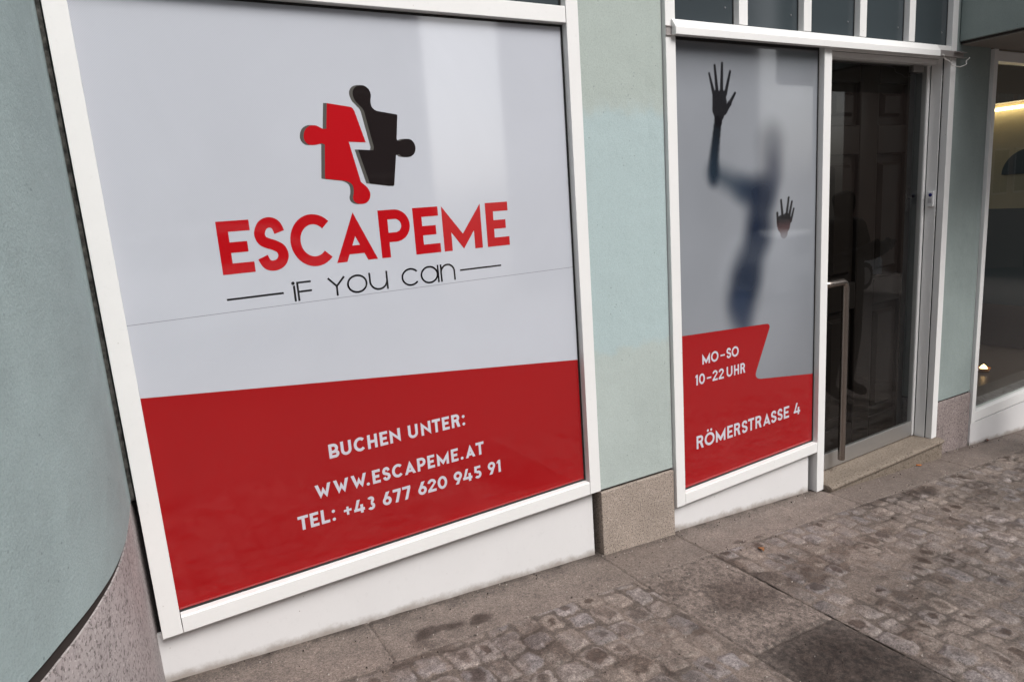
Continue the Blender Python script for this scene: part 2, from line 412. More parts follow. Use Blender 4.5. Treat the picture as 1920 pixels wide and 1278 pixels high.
def text(name, spec, z0, H, t, mat, parent, tilt=0.0, label=None, y=FILMY):
    pen = Pen(); x0 = spec[0][1]
    for ch, a, b in spec: glyph(pen, ch, a, z0 + tilt*(a - x0), b - a, H, t)
    o = pen.build(name, mat, parent, y - .0003)
    if label: o['label'] = label
    return o

# ================================================================== GROUND (setting)
rng = np.random.RandomState(7)
def hsh(i, j, k=0):
    v = np.sin(i*127.1 + j*311.7 + k*74.7)*43758.5453; return v - np.floor(v)
def vnoise(x, y, s, k=0):
    x = x*s; y = y*s; i = np.floor(x); j = np.floor(y); fx = x - i; fy = y - j
    fx = fx*fx*(3 - 2*fx); fy = fy*fy*(3 - 2*fy)
    return (hsh(i, j, k)*(1 - fx) + hsh(i + 1, j, k)*fx)*(1 - fy) + (hsh(i, j + 1, k)*(1 - fx) + hsh(i + 1, j + 1, k)*fx)*fy
def fbm(x, y, s, o=4, k=0):
    r = 0; a = .5; n = 0
    for q in range(o): r = r + a*vnoise(x, y, s*2**q, k + q*13); n += a; a *= .55
    return r/n
def sm(a, b, v):
    t = np.clip((v - a)/(b - a), 0, 1); return t*t*(3 - 2*t)
SAND = np.array((.152, .120, .102)); DIRT = np.array((.060, .046, .038))
STAINS = [(.78, -.12, .10, .035, .85), (.93, -.15, .055, .028, .9), (.70, -.15, .05, .05, .5), (2.20, -.19, .035, .020, .7), (2.31, -.21, .035, .022, .6),
          (3.45, -.28, .22, .055, .75), (3.12, -.24, .12, .03, .5), (1.83, -.50, .17, .14, .55), (1.80, -1.0, .26, .25, .8), (4.4, -.45, .35, .12, .45),
          (3.0, -.40, .06, .05, .35), (2.45, -.36, .05, .05, .4), (1.66, -.34, .06, .05, .35), (5.0, -.30, .4, .1, .4)]
def stain_mask(x, y):
    m = np.zeros_like(x); wx = x + (fbm(x, y, 14, 3, 5) - .5)*.09; wy = y + (fbm(x, y, 14, 3, 9) - .5)*.07
    for cx, cy, rx, ry, s in STAINS:
        d = np.sqrt(((wx - cx)/rx)**2 + ((wy - cy)/ry)**2); m = np.maximum(m, s*(1 - sm(.55, 1.15, d)))
    return m
def cobble(x, y):
    wx = x + (fbm(x, y, 2.6, 3, 21) - .5)*.075 + (fbm(x, y, 11, 2, 22) - .5)*.020; wy = y + (fbm(x, y, 2.6, 3, 33) - .5)*.07 + (fbm(x, y, 11, 2, 34) - .5)*.020
    w = .091; c = np.floor(wx/w); fx = wx - (c + .5)*w
    L = .108 + .030*(hsh(c, 0*c, 4) - .5); oy = hsh(c, 0*c, 8)*L
    r = np.floor((wy + oy)/L); fy = wy + oy - (r + .5)*L
    h1, h2, h3, h4, h5 = (hsh(c, r, q) for q in (1, 2, 3, 5, 6))
    hx = w/2 - .003 - .008*h1; hy = L/2 - .003 - .010*h2
    fx = fx + (h3 - .5)*.005; fy = fy + (h4 - .5)*.006
    a = (h5 - .5)*.16; fx, fy = fx*np.cos(a) - fy*np.sin(a), fx*np.sin(a) + fy*np.cos(a)
    rad = .016
    qx = np.maximum(np.abs(fx) - (hx - rad), 0); qy = np.maximum(np.abs(fy) - (hy - rad), 0)
    d = rad - np.sqrt(qx**2 + qy**2) + (fbm(x, y, 38, 4, 2) - .5)*.014      # >0 inside the stone
    dome = .0058*sm(-.002, .014, d) + fx*(h1 - .5)*.07 + fy*(h2 - .5)*.07 + (h3 - .5)*.005
    stone = np.where(d > -.002, dome, -.004)
    stone = stone + (fbm(x, y, 55, 5, 11) - .5)*.0085 + (fbm(x, y, 16, 3, 15) - .5)*.009
    sand = .0008 + (fbm(x, y, 6, 4, 41) - .5)*.013 + (fbm(x, y, 80, 4, 44) - .5)*.0045
    k = .0035; hmix = np.clip(.5 + .5*(stone - sand)/k, 0, 1)
    z = np.where(stone > sand, stone, sand) + .0008
    e = np.minimum(np.minimum(np.abs(x - 1.58), np.abs(x - 2.0)), np.abs(y + .22)); z = z*sm(-.004, .03, e) - .001
    tone = .84 + .26*hsh(c, r, 17); warm = hsh(c, r, 19)
    col = np.stack([.166*tone*(1 + .08*(warm - .5)), .139*tone, .127*tone*(1 - .14*(warm - .5))], -1)
    pale = (hsh(c, r, 29) > .965)*.40*sm(.35, .6, fbm(x, y, 12, 3, 66)); col = col*(1 + pale)[..., None]
    rr = np.hypot(fx/hx, fy/hy) + (fbm(x, y, 32, 4, 60) - .5)*1.0
    spot = (hsh(c, r, 23) > .62)*(.35 + .65*hsh(c, r, 25)); size = .45 + .55*hsh(c, r, 27)
    dk = spot*(1 - sm(size*.65, size*1.05, rr))
    col = col*(.52 + .96*fbm(x, y, 60, 5, 51))[..., None]
    sc = SAND*(.62 + .66*fbm(x, y, 34, 5, 53))[..., None]
    jn = (1 - sm(-.003, .003, d))*sm(.36, .60, fbm(x, y, 6, 3, 77)); sc = sc*(1 - .44*jn[..., None])
    dust = sm(.40, .62, fbm(x, y, 9, 5, 71))*.62
    hm = (sm(.1, .9, hmix)*(1 - dust))[..., None]
    blot = .6*sm(.58, .72, fbm(x, y, 8.5, 5, 63))
    kk = 1 - np.maximum(dk, blot)[..., None]*np.array((.66, .72, .75)); col = col*kk; sc = sc*kk
    damp = (1.14 - .28*sm(.50, .66, fbm(x, y, 1.9, 5, 111)))[..., None]
    return z, (col*hm + sc*(1 - hm))*damp
def slab(x, y, joints_x, joints_y, rough=1.0):
    z = (fbm(x, y, 30, 4, 81) - .5)*.0022*rough + (fbm(x, y, 3, 2, 83) - .5)*.004
    d = np.full_like(x, 9.)
    jx = x + (fbm(x, y, 25, 3, 87) - .5)*.006; jy = y + (fbm(x, y, 25, 3, 89) - .5)*.006
    for j in joints_x: d = np.minimum(d, np.abs(jx - j))
    for j in joints_y: d = np.minimum(d, np.abs(jy - j))
    jm = 1 - sm(.0015, .0065, d); z = z - .005*jm
    idx = sum((x > j).astype(float) for j in joints_x) + 7*sum((y > j).astype(float) for j in joints_y) if (joints_x or joints_y) else 0*x
    tone = .90 + .20*hsh(idx, idx*0, 91)
    c = np.stack([.150*tone, .120*tone, .104*tone], -1)*(.80 + .42*fbm(x, y, 12, 5, 93))[..., None]
    g = sm(.40, .75, fbm(x, y, 75, 4, 95)); c = c*(1.06 - .34*g[..., None]*rough)
    if rough > 1: c = c*np.where(y < -.775, .62, .95)[..., None]*(.82 + .36*sm(.3, .7, fbm(x, y, 90, 3, 97)))[..., None]
    c = c*(1 - jm[..., None]*.55) + DIRT*jm[..., None]*.55
    return z, c
def m_ground():
    m, nt, b = new_mat('stone_paving'); co = coords(nt)
    at = N(nt, 'ShaderNodeAttribute', attribute_name='Stone')
    f = ramp(nt, noise(nt, co, 260, 4, .8), [(.30, .25), (.70, 1.85)])
    f2 = ramp(nt, noise(nt, co, 120, 3, .7), [(.32, .62), (.68, 1.38)])
    c = mix(nt, 1.0, mix(nt, 1.0, at.outputs['Color'], f, 'MULTIPLY'), f2, 'MULTIPLY')
    v = N(nt, 'ShaderNodeTexVoronoi', Scale=75); nt.links.new(co, v.inputs['Vector'])
    gate = ramp(nt, noise(nt, co, 33, 2), [(.62, 0), (.66, 1)])
    sp = ramp(nt, v.outputs['Distance'], [(.05, 1), (.12, 0)])
    mm = N(nt, 'ShaderNodeMath', operation='MULTIPLY'); nt.links.new(gate, mm.inputs[0]); nt.links.new(sp, mm.inputs[1])
    c = mix(nt, mm.outputs[0], c, (.42, .38, .34))
    nt.links.new(c, b.inputs['Base Color'])
    b.inputs['Specular IOR Level'].default_value = .35
    rr = ramp(nt, noise(nt, co, 6, 4), [(.3, .48), (.7, .80)]); nt.links.new(rr, b.inputs['Roughness'])
    p = bump(nt, b, noise(nt, co, 190, 5, .75), .75, .004)
    bump(nt, b, noise(nt, co, 48, 4, .7), .5, .006, p)
    return m
PAVE = m_ground()
def field(name, x0, x1, y0, y1, step, fn):
    nx = int((x1 - x0)/step) + 1; ny = int((y1 - y0)/step) + 1
    xs = np.linspace(x0, x1, nx); ys = np.linspace(y0, y1, ny)
    X, Y = np.meshgrid(xs, ys); X = X.ravel(); Y = Y.ravel()
    z, col = fn(X, Y)
    s = stain_mask(X, Y); grain = .75 + .5*fbm(X, Y, 40, 3, 99)
    col = col*(1 - (s*np.clip(grain, 0, 1.2))[..., None]*np.array((.74, .79, .81)))
    edge = np.maximum(sm(-.05, .02, Y)*.55, sm(-.004, .03, Y + (fbm(X, Y, 40, 3, 102) - .5)*.03)*.95); col = col*(1 - edge[..., None]*fbm(X, Y, 20, 3, 101)[..., None])   # dirt lying along the wall foot
    co = np.stack([X, Y, GZ(X) + z], -1)
    me = bpy.data.meshes.new(name); me.vertices.add(nx*ny); me.vertices.foreach_set('co', co.ravel())
    i = np.arange((nx - 1)*(ny - 1)); a = (i // (nx - 1))*nx + i % (nx - 1)
    q = np.stack([a, a + 1, a + nx + 1, a + nx], -1).ravel()
    me.loops.add(len(q)); me.loops.foreach_set('vertex_index', q)
    me.polygons.add(len(i)); me.polygons.foreach_set('loop_start', np.arange(len(i))*4)
    me.polygons.foreach_set('loop_total', np.full(len(i), 4)); me.update(calc_edges=True)
    at = me.color_attributes.new('Stone', 'FLOAT_COLOR', 'POINT')
    at.data.foreach_set('color', np.concatenate([np.clip(col, 0, 1), np.ones((len(X), 1))], 1).ravel())
    o = link(name, me, PAVE, None, True); o['kind'] = 'structure'; return o
field('cobbled_pavement', -.4, 1.58, -1.6, -.22, .0045, cobble)
field('cobbled_pavement', 2.0, 6.0, -1.6, -.22, .0045, cobble)
field('slab_border', -.4, 6.0, -.22, .10, .005, lambda x, y: slab(x, y, (.585, 1.585, 2.003, 3.05, 4.1, 5.1), (-.2185,), .5))
field('slab_band', 1.58, 2.0, -1.6, -.22, .005, lambda x, y: slab(x, y, (1.583, 1.9965), (-.775, -1.36), 1.6))
def m_street():
    m, nt, b = new_mat('street_cobbles'); co = coords(nt)
    v = N(nt, 'ShaderNodeTexVoronoi', Scale=9, feature='DISTANCE_TO_EDGE'); nt.links.new(co, v.inputs['Vector'])
    j = ramp(nt, v.outputs['Distance'], [(.02, 0), (.09, 1)])
    c = mix(nt, j, (.11, .088, .075), mix(nt, noise(nt, co, 8, 4), (.11, .092, .084), (.17, .142, .128)))
    nt.links.new(c, b.inputs['Base Color']); b.inputs['Roughness'].default_value = .8
    bump(nt, b, j, .6, .01); return m
gx0, gx1 = -60, 80
mb = MB().add([(gx0, -60, GZ(gx0) - .02), (gx1, -60, GZ(gx1) - .02), (gx1, 12, GZ(gx1) - .02), (gx0, 12, GZ(gx0) - .02)], [(0, 1, 2, 3)])
tag(mb.build('street_ground', m_street()), kind='structure')

# ================================================================== WALLS
# --- curved wall on the left
plan = [(-.030, .16), (-.043, .03), (-.052, -.12), (-.066, -.28), (-.092, -.43), (-.130, -.56), (-.176, -.68), (-.215, -.777), (-.30, -.96), (-.44, -1.17), (-.66, -1.38), (-.98, -1.54), (-1.4, -1.62), (-3.2, -1.66), (-3.2, -1.2)]
pl2 = crom(plan[:-1], 8)
def offset(pts, d):
    out = []
    for i, p in enumerate(pts):
        a = Vector(pts[max(i-1, 0)]); b = Vector(pts[min(i+1, len(pts)-1)]); t = (b - a).normalized(); n = Vector((-t.y, t.x))
        out.append((p[0] + n.x*d, p[1] + n.y*d))
    return out
def wallstrip(z0f, z1f, d, name, mat, parent, nz=2, smooth=True, lip=0):
    mb = MB(); P = offset(pl2, d); n = len(P); vs = []; fs = []
    for k in range(nz + 1):
        for i, (a, b) in enumerate(P): vs.append((a, b, z0f(a) + (z1f(a) - z0f(a))*k/nz))
    for k in range(nz):
        for i in range(n - 1): fs.append((k*n + i, k*n + i + 1, (k + 1)*n + i + 1, (k + 1)*n + i))
    base = len(vs); Q = offset(pl2, d - .09)      # closing faces to the core
    for kk in (0, nz):
        for i, (a, b) in enumerate(Q): vs.append((a, b, (z0f if kk == 0 else z1f)(P[i][0])))
    for i in range(n - 1):
        fs.append((i, base + i, base + i + 1, i + 1)); t = nz*n
        fs.append((t + i, t + i + 1, base + n + i + 1, base + n + i))
    fs.append((0, nz*n, base + n, base))
    mb.add(vs, fs); me = bpy.data.meshes.new(name); me.from_pydata(mb.v, [], mb.f)
    bm = bmesh.new(); bm.from_mesh(me); bmesh.ops.recalc_face_normals(bm, faces=bm.faces); bm.to_mesh(me); bm.free()
    o = link(name, me, mat, None, True)
    e = o.modifiers.new('es', 'EDGE_SPLIT'); e.split_angle = R(50)
    return part(o, parent)
cw = thing('curved_wall', (-.6, -.6, GZ(-.6)), 'rounded grey green plastered wall bulging out on a speckled stone base, left of the big window', 'wall')
GT = lambda x: -.742 - .0825*x
wallstrip(lambda x: GT(x) + .0, lambda x: 6.0, -.0, 'plaster', PL_LEFT, cw, 6)
JH = lambda x: .008 + .019*min(1, max(0, (-.045 - x)/.12))
wallstrip(lambda x: GT(x) - JH(x), lambda x: GT(x) - .0005, -.005, 'joint', JOINT, cw, 1)
wallstrip(lambda x: GZ(x) - .1, lambda x: GT(x) - JH(x) - .0005, -.0015, 'granite_base', GR_LEFT, cw, 3)
part(MB().box(-.062, -.0335, .022, .06, -.742, 3.0).build('foam_joint_strip', CAULK, None), cw)

# --- pillar between the windows
def pillar(name, x0, x1, zl, zr, ztop, plast, gran, label, side=False):
    t = thing(name, ((x0 + x1)/2, .2, GZ((x0 + x1)/2)), label, 'wall')
    part(MB().hexa([(x0, .018, zl), (x1, .018, zr), (x1, .40, zr), (x0, .40, zl), (x0, .018, ztop), (x1, .018, ztop), (x1, .40, ztop), (x0, .40, ztop)]).build('plaster', plast, None, .003), t)
    part(MB().hexa([(x0 + .002, .024, zl - .009), (x1 - .002, .024, zr - .009), (x1 - .002, .4, zr - .009), (x0 + .002, .4, zl - .009), (x0 + .002, .024, zl - .0003), (x1 - .002, .024, zr - .0003), (x1 - .002, .4, zr - .0003), (x0 + .002, .4, zl - .0003)]).build('joint', JOINT, None), t)
    part(MB().hexa([(x0 - .001, .012, GZ(x0) - .1), (x1, .012, GZ(x1) - .1), (x1, .395, GZ(x1) - .1), (x0 - .001, .395, GZ(x0) - .1), (x0 - .001, .012, zl - .0095), (x1, .012, zr - .0095), (x1, .395, zr - .0095), (x0 - .001, .395, zl - .0095)]).build('granite_base', gran, None, .004), t)
    return t
pillar('wall_pillar', 1.603, 2.0075, -1.181, -1.19, 2.9, PL_MID, GR_MID, 'green plaster pillar on a beige granite foot between the big window and the narrow one')
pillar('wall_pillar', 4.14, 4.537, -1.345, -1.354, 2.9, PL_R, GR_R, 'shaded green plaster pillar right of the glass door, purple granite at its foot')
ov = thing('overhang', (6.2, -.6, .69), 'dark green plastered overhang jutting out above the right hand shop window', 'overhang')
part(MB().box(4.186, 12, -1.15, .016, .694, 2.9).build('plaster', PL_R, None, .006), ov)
part(MB().box(4.196, 12, -1.14, .012, .684, .6935).build('drip_joint', JOINT, None), ov)
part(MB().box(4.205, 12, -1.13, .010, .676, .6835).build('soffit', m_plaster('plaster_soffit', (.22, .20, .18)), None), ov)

up_ = MB().box(-8, 14, .0, .5, 2.905, 7.5)
tag(up_.build('upper_facade', PL_MID), 'green plastered upper floor wall running above the shop fronts', 'wall')
ib = MB().box(-.2, 4.6, .34, .345, -1.9, 2.9)
tag(ib.build('interior_backing', simple('dark_interior', (.012, .011, .010), .9)), kind='structure')

# ================================================================== WINDOW 1
w1 = thing('shop_window', (.78, .03, -1.174), 'large white framed window with red and grey print and puzzle logo', 'window')
def pbox(name, mat, par, *b, bevel=.0018):
    return part(MB().box(*b).build(name, mat, None, bevel), par)
for a, b, lab in ((-.030, .0245, 'left frame post beside the curved wall'), (1.5387, 1.592, 'right frame post beside the pillar')):
    pbox('frame_post', WHITE, w1, a, b, 0, .062, -1.174, 2.9)['label'] = lab
part(MB().profx([(0, -1.1735), (.060, -1.1735), (.060, -1.121), (.0045, -1.121), (.0, -1.1245)], .0262, 1.537).build('bottom_rail', WHITE, None, .001), w1)
pbox('top_rail', WHITE, w1, .0262, 1.537, .001, .060, .6155, .671)
pbox('base_panel', PANEL, w1, -.060, 1.574, .040, .052, GZ(1.7) - .05, -1.1745, bevel=.001)
sl = MB().box(1.5305, 1.5385, .0285, .034, -1.121, .6150).box(.0250, 1.5305, .0285, .034, -1.121, -1.1135).box(.0250, 1.5305, .0285, .034, .6075, .6150)
sl.box(1.5300, 1.5385, .0285, .034, .671, 2.9).box(.0246, 1.5300, .0285, .034, .6712, .679)
part(sl.build('rubber_seal', DARK, None), w1)
pbox('transom_pane', TRANSOM, w1, .0255, 1.53, .031, .036, .6715, 2.9, bevel=0)
film = part(MB().box(.0245, 1.5306, FILMY, FILMY + .004, -1.1137, .6078).build('printed_film', FILM, None), w1)
film['label'] = 'grey printed film with red lower band'
def fpart(o): o.matrix_parent_inverse = Matrix.Translation(w1.location).inverted(); return o
def ply(name, mat, par, poly, k=0, label=None):
    p = Pen(); p.poly(poly, k); o = p.build(name, mat, par, FILMY - .0001)
    if label: o['label'] = label
    return o
zr_ = lambda x: -.4578 + (x - .0238)*(-.1576/1.5069)
ply('red_band', RED, film, [(.0246, -1.1136), (1.5305, -1.1136), (1.5305, zr_(1.5305)), (.0246, zr_(.0246))], 0, 'red field across the lower part')
sp = Pen(); sp.rect(.0246, -.2522, 1.5305, -.2506); so = sp.build('film_seam', SEAM, film, FILMY)
# puzzle logo
blk = [(.7602, .0963), (.8336, .0850), (.8386, .0851), (.8412, .0870), (.8422, .0898), (.858, .1807), (.8620, .1830), (.8692, .1832), (.8773, .1762), (.885, .1742), (.8925, .1734), (.902, .1740), (.9106, .1761), (.9180, .1806), (.9229, .1859), (.9266, .193), (.928, .1999), (.9277, .208), (.9252, .2161), (.9214, .222), (.9161, .2271), (.909, .2300), (.9009, .2305), (.8915, .2298), (.8829, .2279), (.8763, .2245), (.8703, .225), (.867, .227), (.8657, .231), (.8757, .3018), (.8752, .3048), (.8719, .3064), (.8109, .3159), (.8030, .3190), (.797, .3235), (.7930, .3295), (.7914, .3361), (.7912, .344), (.7919, .3513), (.7938, .358), (.7947, .3647), (.7930, .374), (.7892, .3816), (.782, .388), (.7739, .3915), (.7680, .3922), (.7616, .3916), (.7535, .3900), (.7467, .3864), (.741, .3805), (.737, .3731), (.7362, .366), (.7372, .3581), (.7400, .350), (.7436, .3431), (.7500, .337), (.7563, .33), (.7615, .3250), (.7653, .3187), (.7675, .312), (.7687, .3054), (.7865, .2068), (.7837, .1974), (.734, .2008)]
red = [(.6419, .2641), (.6524, .3384), (.7240, .3280), (.7274, .3271), (.7310, .324), (.7361, .3147), (.7614, .222), (.7069, .2244), (.7315, .1028), (.736, .098), (.7428, .0924), (.7500, .085), (.7557, .0759), (.7580, .068), (.758, .0599), (.7550, .050), (.7497, .0424), (.742, .037), (.734, .0346), (.7240, .0340), (.7152, .0357), (.7090, .0385), (.7036, .0431), (.7005, .050), (.7003, .0571), (.7040, .067), (.7055, .0765), (.7055, .086), (.7035, .0942), (.698, .100), (.6904, .1046), (.681, .108), (.6706, .1093), (.6240, .1162), (.6205, .1168), (.6196, .119), (.6314, .2174), (.6217, .2213), (.6120, .2185), (.6029, .2171), (.5930, .2165), (.5836, .2175), (.577, .222), (.5718, .2295), (.5700, .238), (.5709, .2462), (.5735, .255), (.578, .2627), (.5840, .268), (.5906, .2718), (.598, .274), (.6063, .2743), (.613, .273), (.6193, .2698), (.632, .263)]
for k, (pts, mt, lab) in enumerate(((red, LOGO_RED, 'red half of the puzzle emblem'), (blk, CHAR, 'black half of the puzzle emblem'))):
    pen = Pen()
    for j, d in enumerate((.0112, .0056)): pen.poly([(x - d, z + .0003) for x, z in pts], j)
    o1 = pen.build('emblem_edge', GREYP, film, FILMY - .0001)
    ply('puzzle_emblem', mt, film, pts, 4, lab)
LB, LH, LT = -.1418, .1525, .0306
big = [('E', .2888, .3797), ('S', .3880, .4822), ('C', .4910, .6230), ('A', .6255, .7606), ('P', .7750, .8817), ('E', .8950, .9867), ('M', .9998, 1.1485), ('E', 1.1684, 1.2594)]
pen = Pen()
for ch, a, b in big: glyph(pen, ch, a, LB - (.003 if ch in 'SC' else 0), b - a, LH + (.006 if ch in 'SC' else 0), LT)
pen.build('headline_lettering', LOGO_RED, film, FILMY - .0002)['label'] = 'large red word on the grey film'
# thin slogan
sg = Pen(); t = .0062; zb, zt = -.2435, -.1845
sg.disc(.4822, -.1888, .0052); sg.rect(.4808, zb - .001, .4870, -.1960)
sg.rect(.4917, zb - .001, .4979, zt - .001); sg.rect(.4979, zt - .0065, .5367, zt - .001); sg.rect(.4979, -.2192, .5367, -.2134)
sg.line([(.5895, zt - .001), (.6155, -.2130)], t); sg.line([(.6420, zt - .001), (.6155, -.2130)], t, 1); sg.line([(.6155, -.2125), (.6152, zb)], t, 2)
sg.ring(.6825, -.2137, .0338, .0297, t)
sg.rect(.7221, -.2125, .7283, zt + .001); sg.ring(.7541, -.2120, .0320, .0305, t, 180, 360, 1); sg.rect(.7802, zb + .001, .7864, zt + .001, 2)
sg.ring(.8668, -.2132, .0328, .0298, t, 38, 322)
sg.ring(.9352, -.2132, .0326, .0298, t); sg.rect(.9648, zb + .001, .9707, zt + .001, 1)
sg.rect(.9760, zb + .001, .9822, zt + .001, 1); sg.ring(1.0042, -.2120, .0282, .0290, t, 0, 180); sg.rect(1.0262, zb + .002, 1.0324, -.2120)
sg.rect(.2887, -.2172, .4513, -.2114); sg.rect(1.0514, -.2136, 1.2166, -.2080)
sg.build('slogan_lettering', BLACK, film, FILMY - .0002)['label'] = 'thin black slogan between two rules'
text('booking_lettering', [('B', .524, .5574), ('U', .5635, .5989), ('C', .6074, .6465), ('H', .6548, .6885), ('E', .6979, .7255), ('N', .7334, .7714), ('U', .8004, .8362), ('N', .8485, .885), ('T', .891, .9225), ('E', .9296, .9575), ('R', .9665, .9997), (':', 1.0082, 1.0194)], -.7660, .0480, .0096, LETTER, film)
text('web_address_lettering', [('W', .4639, .516), ('W', .5246, .5756), ('W', .5839, .6367), ('.', .6352, .6462), ('E', .6574, .6850), ('S', .6928, .7214), ('C', .7277, .767), ('A', .7728, .8139), ('P', .8211, .8527), ('E', .8601, .8874), ('M', .8969, .9425), ('E', .9528, .9805), ('.', .9896, 1.0006), ('A', 1.0102, 1.0491), ('T', 1.0535, 1.0862)], -.8912, .0480, .0096, LETTER, film)
text('telephone_lettering', [('T', .3978, .4312), ('E', .4366, .4642), ('L', .4721, .4997), (':', .5080, .5190), ('+', .5481, .5737), ('4', .5822, .6191), ('3', .6283, .6555), ('6', .6837, .7154), ('7', .7219, .7510), ('7', .7567, .7869), ('6', .815, .8472), ('2', .8519, .8846), ('0', .8907, .9277), ('9', .955, .9881), ('4', .992, 1.0294), ('5', 1.0368, 1.0676), ('9', 1.0961, 1.1275), ('1', 1.1345, 1.1501)], -.9792, .0480, .0096, LETTER, film)

# ================================================================== ENTRANCE FRONT (window 2 + door + transom)
w2 = thing('shop_entrance', (3.07, .03, -1.58), 'white framed shop entrance: narrow window with printed figure and dark glass door', 'shop front')
pbox('frame_post', WHITE, w2, 2.011, 2.063, 0, .062, -1.3755, 2.9)['label'] = 'left post beside the plaster pillar'
pbox('frame_post', WHITE, w2, 2.9975, 3.053, 0, .062, -1.586, .6085)['label'] = 'middle post between printed window and door'
pbox('frame_post', WHITE, w2, 4.080, 4.134, 0, .036, -1.556, 2.9)['label'] = 'right post beside the door'
part(MB().hexa([(2.0640, 0, -1.3755), (2.9965, 0, -1.3650), (2.9965, .060, -1.3650), (2.0640, .060, -1.3755), (2.0640, 0, -1.3225), (2.9965, 0, -1.3120), (2.9965, .060, -1.3120), (2.0640, .060, -1.3225)]).build('bottom_rail', WHITE, None, .003), w2)
pbox('base_panel', PANEL, w2, 2.012, 2.968, .032, .044, GZ(3.1) - .05, -1.372, bevel=.001)
pbox('header', WHITE, w2, 2.064, 4.0795, .001, .062, .6090, .664)
cap = part(MB().profx([(-.0265, .6015), (-.001, .6015), (-.001, .6610), (-.006, .6610), (-.0265, .6290)], 2.040, 3.925).build('header_cap', WHITE, None, .0015), w2)
bk = MB().box(2.010, 2.040, -.006, -.0005, .600, .606).box(2.010, 2.040, -.006, -.0005, .632, .637).box(2.012, 2.039, -.0025, -.0005, .606, .632)
part(bk.build('cap_bracket', BRACKET, None, .0006), w2)
bk2 = MB().box(3.93, 4.20, -.022, -.0005, .6030, .6060).box(3.93, 4.20, -.022, -.0005, .630, .633).box(3.93, 4.20, -.0035, -.0005, .606, .630).box(3.93, 4.06, -.024, -.022, .6035, .6325)
part(bk2.build('cap_bracket', BRACKET, None, .0006), w2)
for a in (2.426, 2.845, 3.260, 3.673):
    b = pbox('transom_bar', WHITE, w2, a, a + .0535, .0, .060, .666, 2.9)
xs = [2.063, 2.426, 2.845, 3.260, 3.673, 4.080]
for i in range(5):
    a = xs[i] + (.0535 if i else 0) + .0005; b = xs[i+1] - .0005
    pn = pbox('transom_pane', TRANSOM, w2, a, b - .006, .030, .035, .665, 2.9, bevel=0)
    part(MB().box(b - .0065, b, .0285, .036, .6645, 2.9).build('pane_seal', DARK, None), pn)
    part(lathe([(0.0, 0), (.0045, 0), (.004, .002), (.002, .003), (0, .003)], 0, 0, 14).build('vent_plug', simple('plug_%d' % i, (.13, .14, .15), .4), None), pn)
    o = C.objects[-1]; o.rotation_euler = (R(90), 0, 0); o.parent = pn; o.matrix_parent_inverse = Matrix(); o.location = Vector((b - .05, .0300, .735))
f2y = FILMY
sl = MB().box(2.9895, 2.9970, .0285, .034, -1.312, .6085).box(2.0635, 2.9895, .0285, .034, .596, .6085)
sl.hexa([(2.0635, .0285, -1.323), (2.9895, .0285, -1.3125), (2.9895, .034, -1.3125), (2.0635, .034, -1.323), (2.0635, .0285, -1.3145), (2.9895, .0285, -1.3045), (2.9895, .034, -1.3045), (2.0635, .034, -1.3145)])
part(sl.build('rubber_seal', DARK, None), w2)

# printed silhouette, computed as a picture on a fine grid and stored per vertex
fx0, fx1, fz0, fz1 = 2.0632, 2.9896, -1.316, .5965
st_ = .0026; nx = int((fx1 - fx0)/st_); nz = int((fz1 - fz0)/st_)
gx = np.linspace(fx0, fx1, nx); gz = np.linspace(fz0, fz1, nz); X, Z = np.meshgrid(gx, gz)
def cap_d(ax, az, bx, bz, r0, r1=None):
    r1 = r0 if r1 is None else r1
    vx, vz = bx - ax, bz - az; h = np.clip(((X - ax)*vx + (Z - az)*vz)/(vx*vx + vz*vz), 0, 1)
    return np.hypot(X - ax - h*vx, Z - az - h*vz) - (r0 + (r1 - r0)*h)
def ell(cx, cz, rx, rz, ang=0):
    c, s = math.cos(R(ang)), math.sin(R(ang)); u = ((X - cx)*c + (Z - cz)*s)/rx; w = (-(X - cx)*s + (Z - cz)*c)/rz
    return (np.hypot(u, w) - 1)*min(rx, rz)
col = np.zeros(X.shape + (3,)); bgc = np.array((.235, .250, .275))
tone = 1 + .22*(fbm(X, Z, 2.2, 3, 5) - .5)
vig = .60 + .40*sm(.60, .38, Z)                     # background darkens towards the top and outwards from the middle
vig = vig*(1 - .30*sm(.55, 1.2, np.hypot((X - 2.45)/.75, (Z - .0)/1.1)))
col[:] = bgc; col = col*(tone*vig)[..., None]
def lay(d, blur, c, op):
    global col
    a = (op*(1 - sm(-blur, blur, d)))[..., None]; col = col*(1 - a) + np.array(c)*a
NAVY = (.006, .013, .032); INK = (.006, .006, .008)
lay(cap_d(2.668, .19, 2.665, .06, .082, .068), .066, (.065, .072, .090), .68)       # head
lay(ell(2.684, .09, .044, .105), .052, (.026, .034, .062), .74)
lay(cap_d(2.665, .02, 2.62, -.05, .040, .05), .050, (.05, .058, .085), .72)        # neck
lay(cap_d(2.300, .070, 2.48, -.005, .036, .050), .048, (.040, .055, .076), .88)    # upper arm
lay(cap_d(2.48, -.005, 2.62, -.035, .048, .062), .060, (.032, .045, .070), .84)
lay(cap_d(2.592, -.05, 2.590, -.22, .092, .074), .062, NAVY, .88)                  # back and waist
lay(cap_d(2.580, -.20, 2.515, -.40, .074, .084), .060, NAVY, .88)
lay(ell(2.482, -.46, .100, .17, -8), .062, NAVY, .88)                              # hip
lay(cap_d(2.46, -.52, 2.50, -.70, .065, .035), .055, (.025, .038, .07), .82)
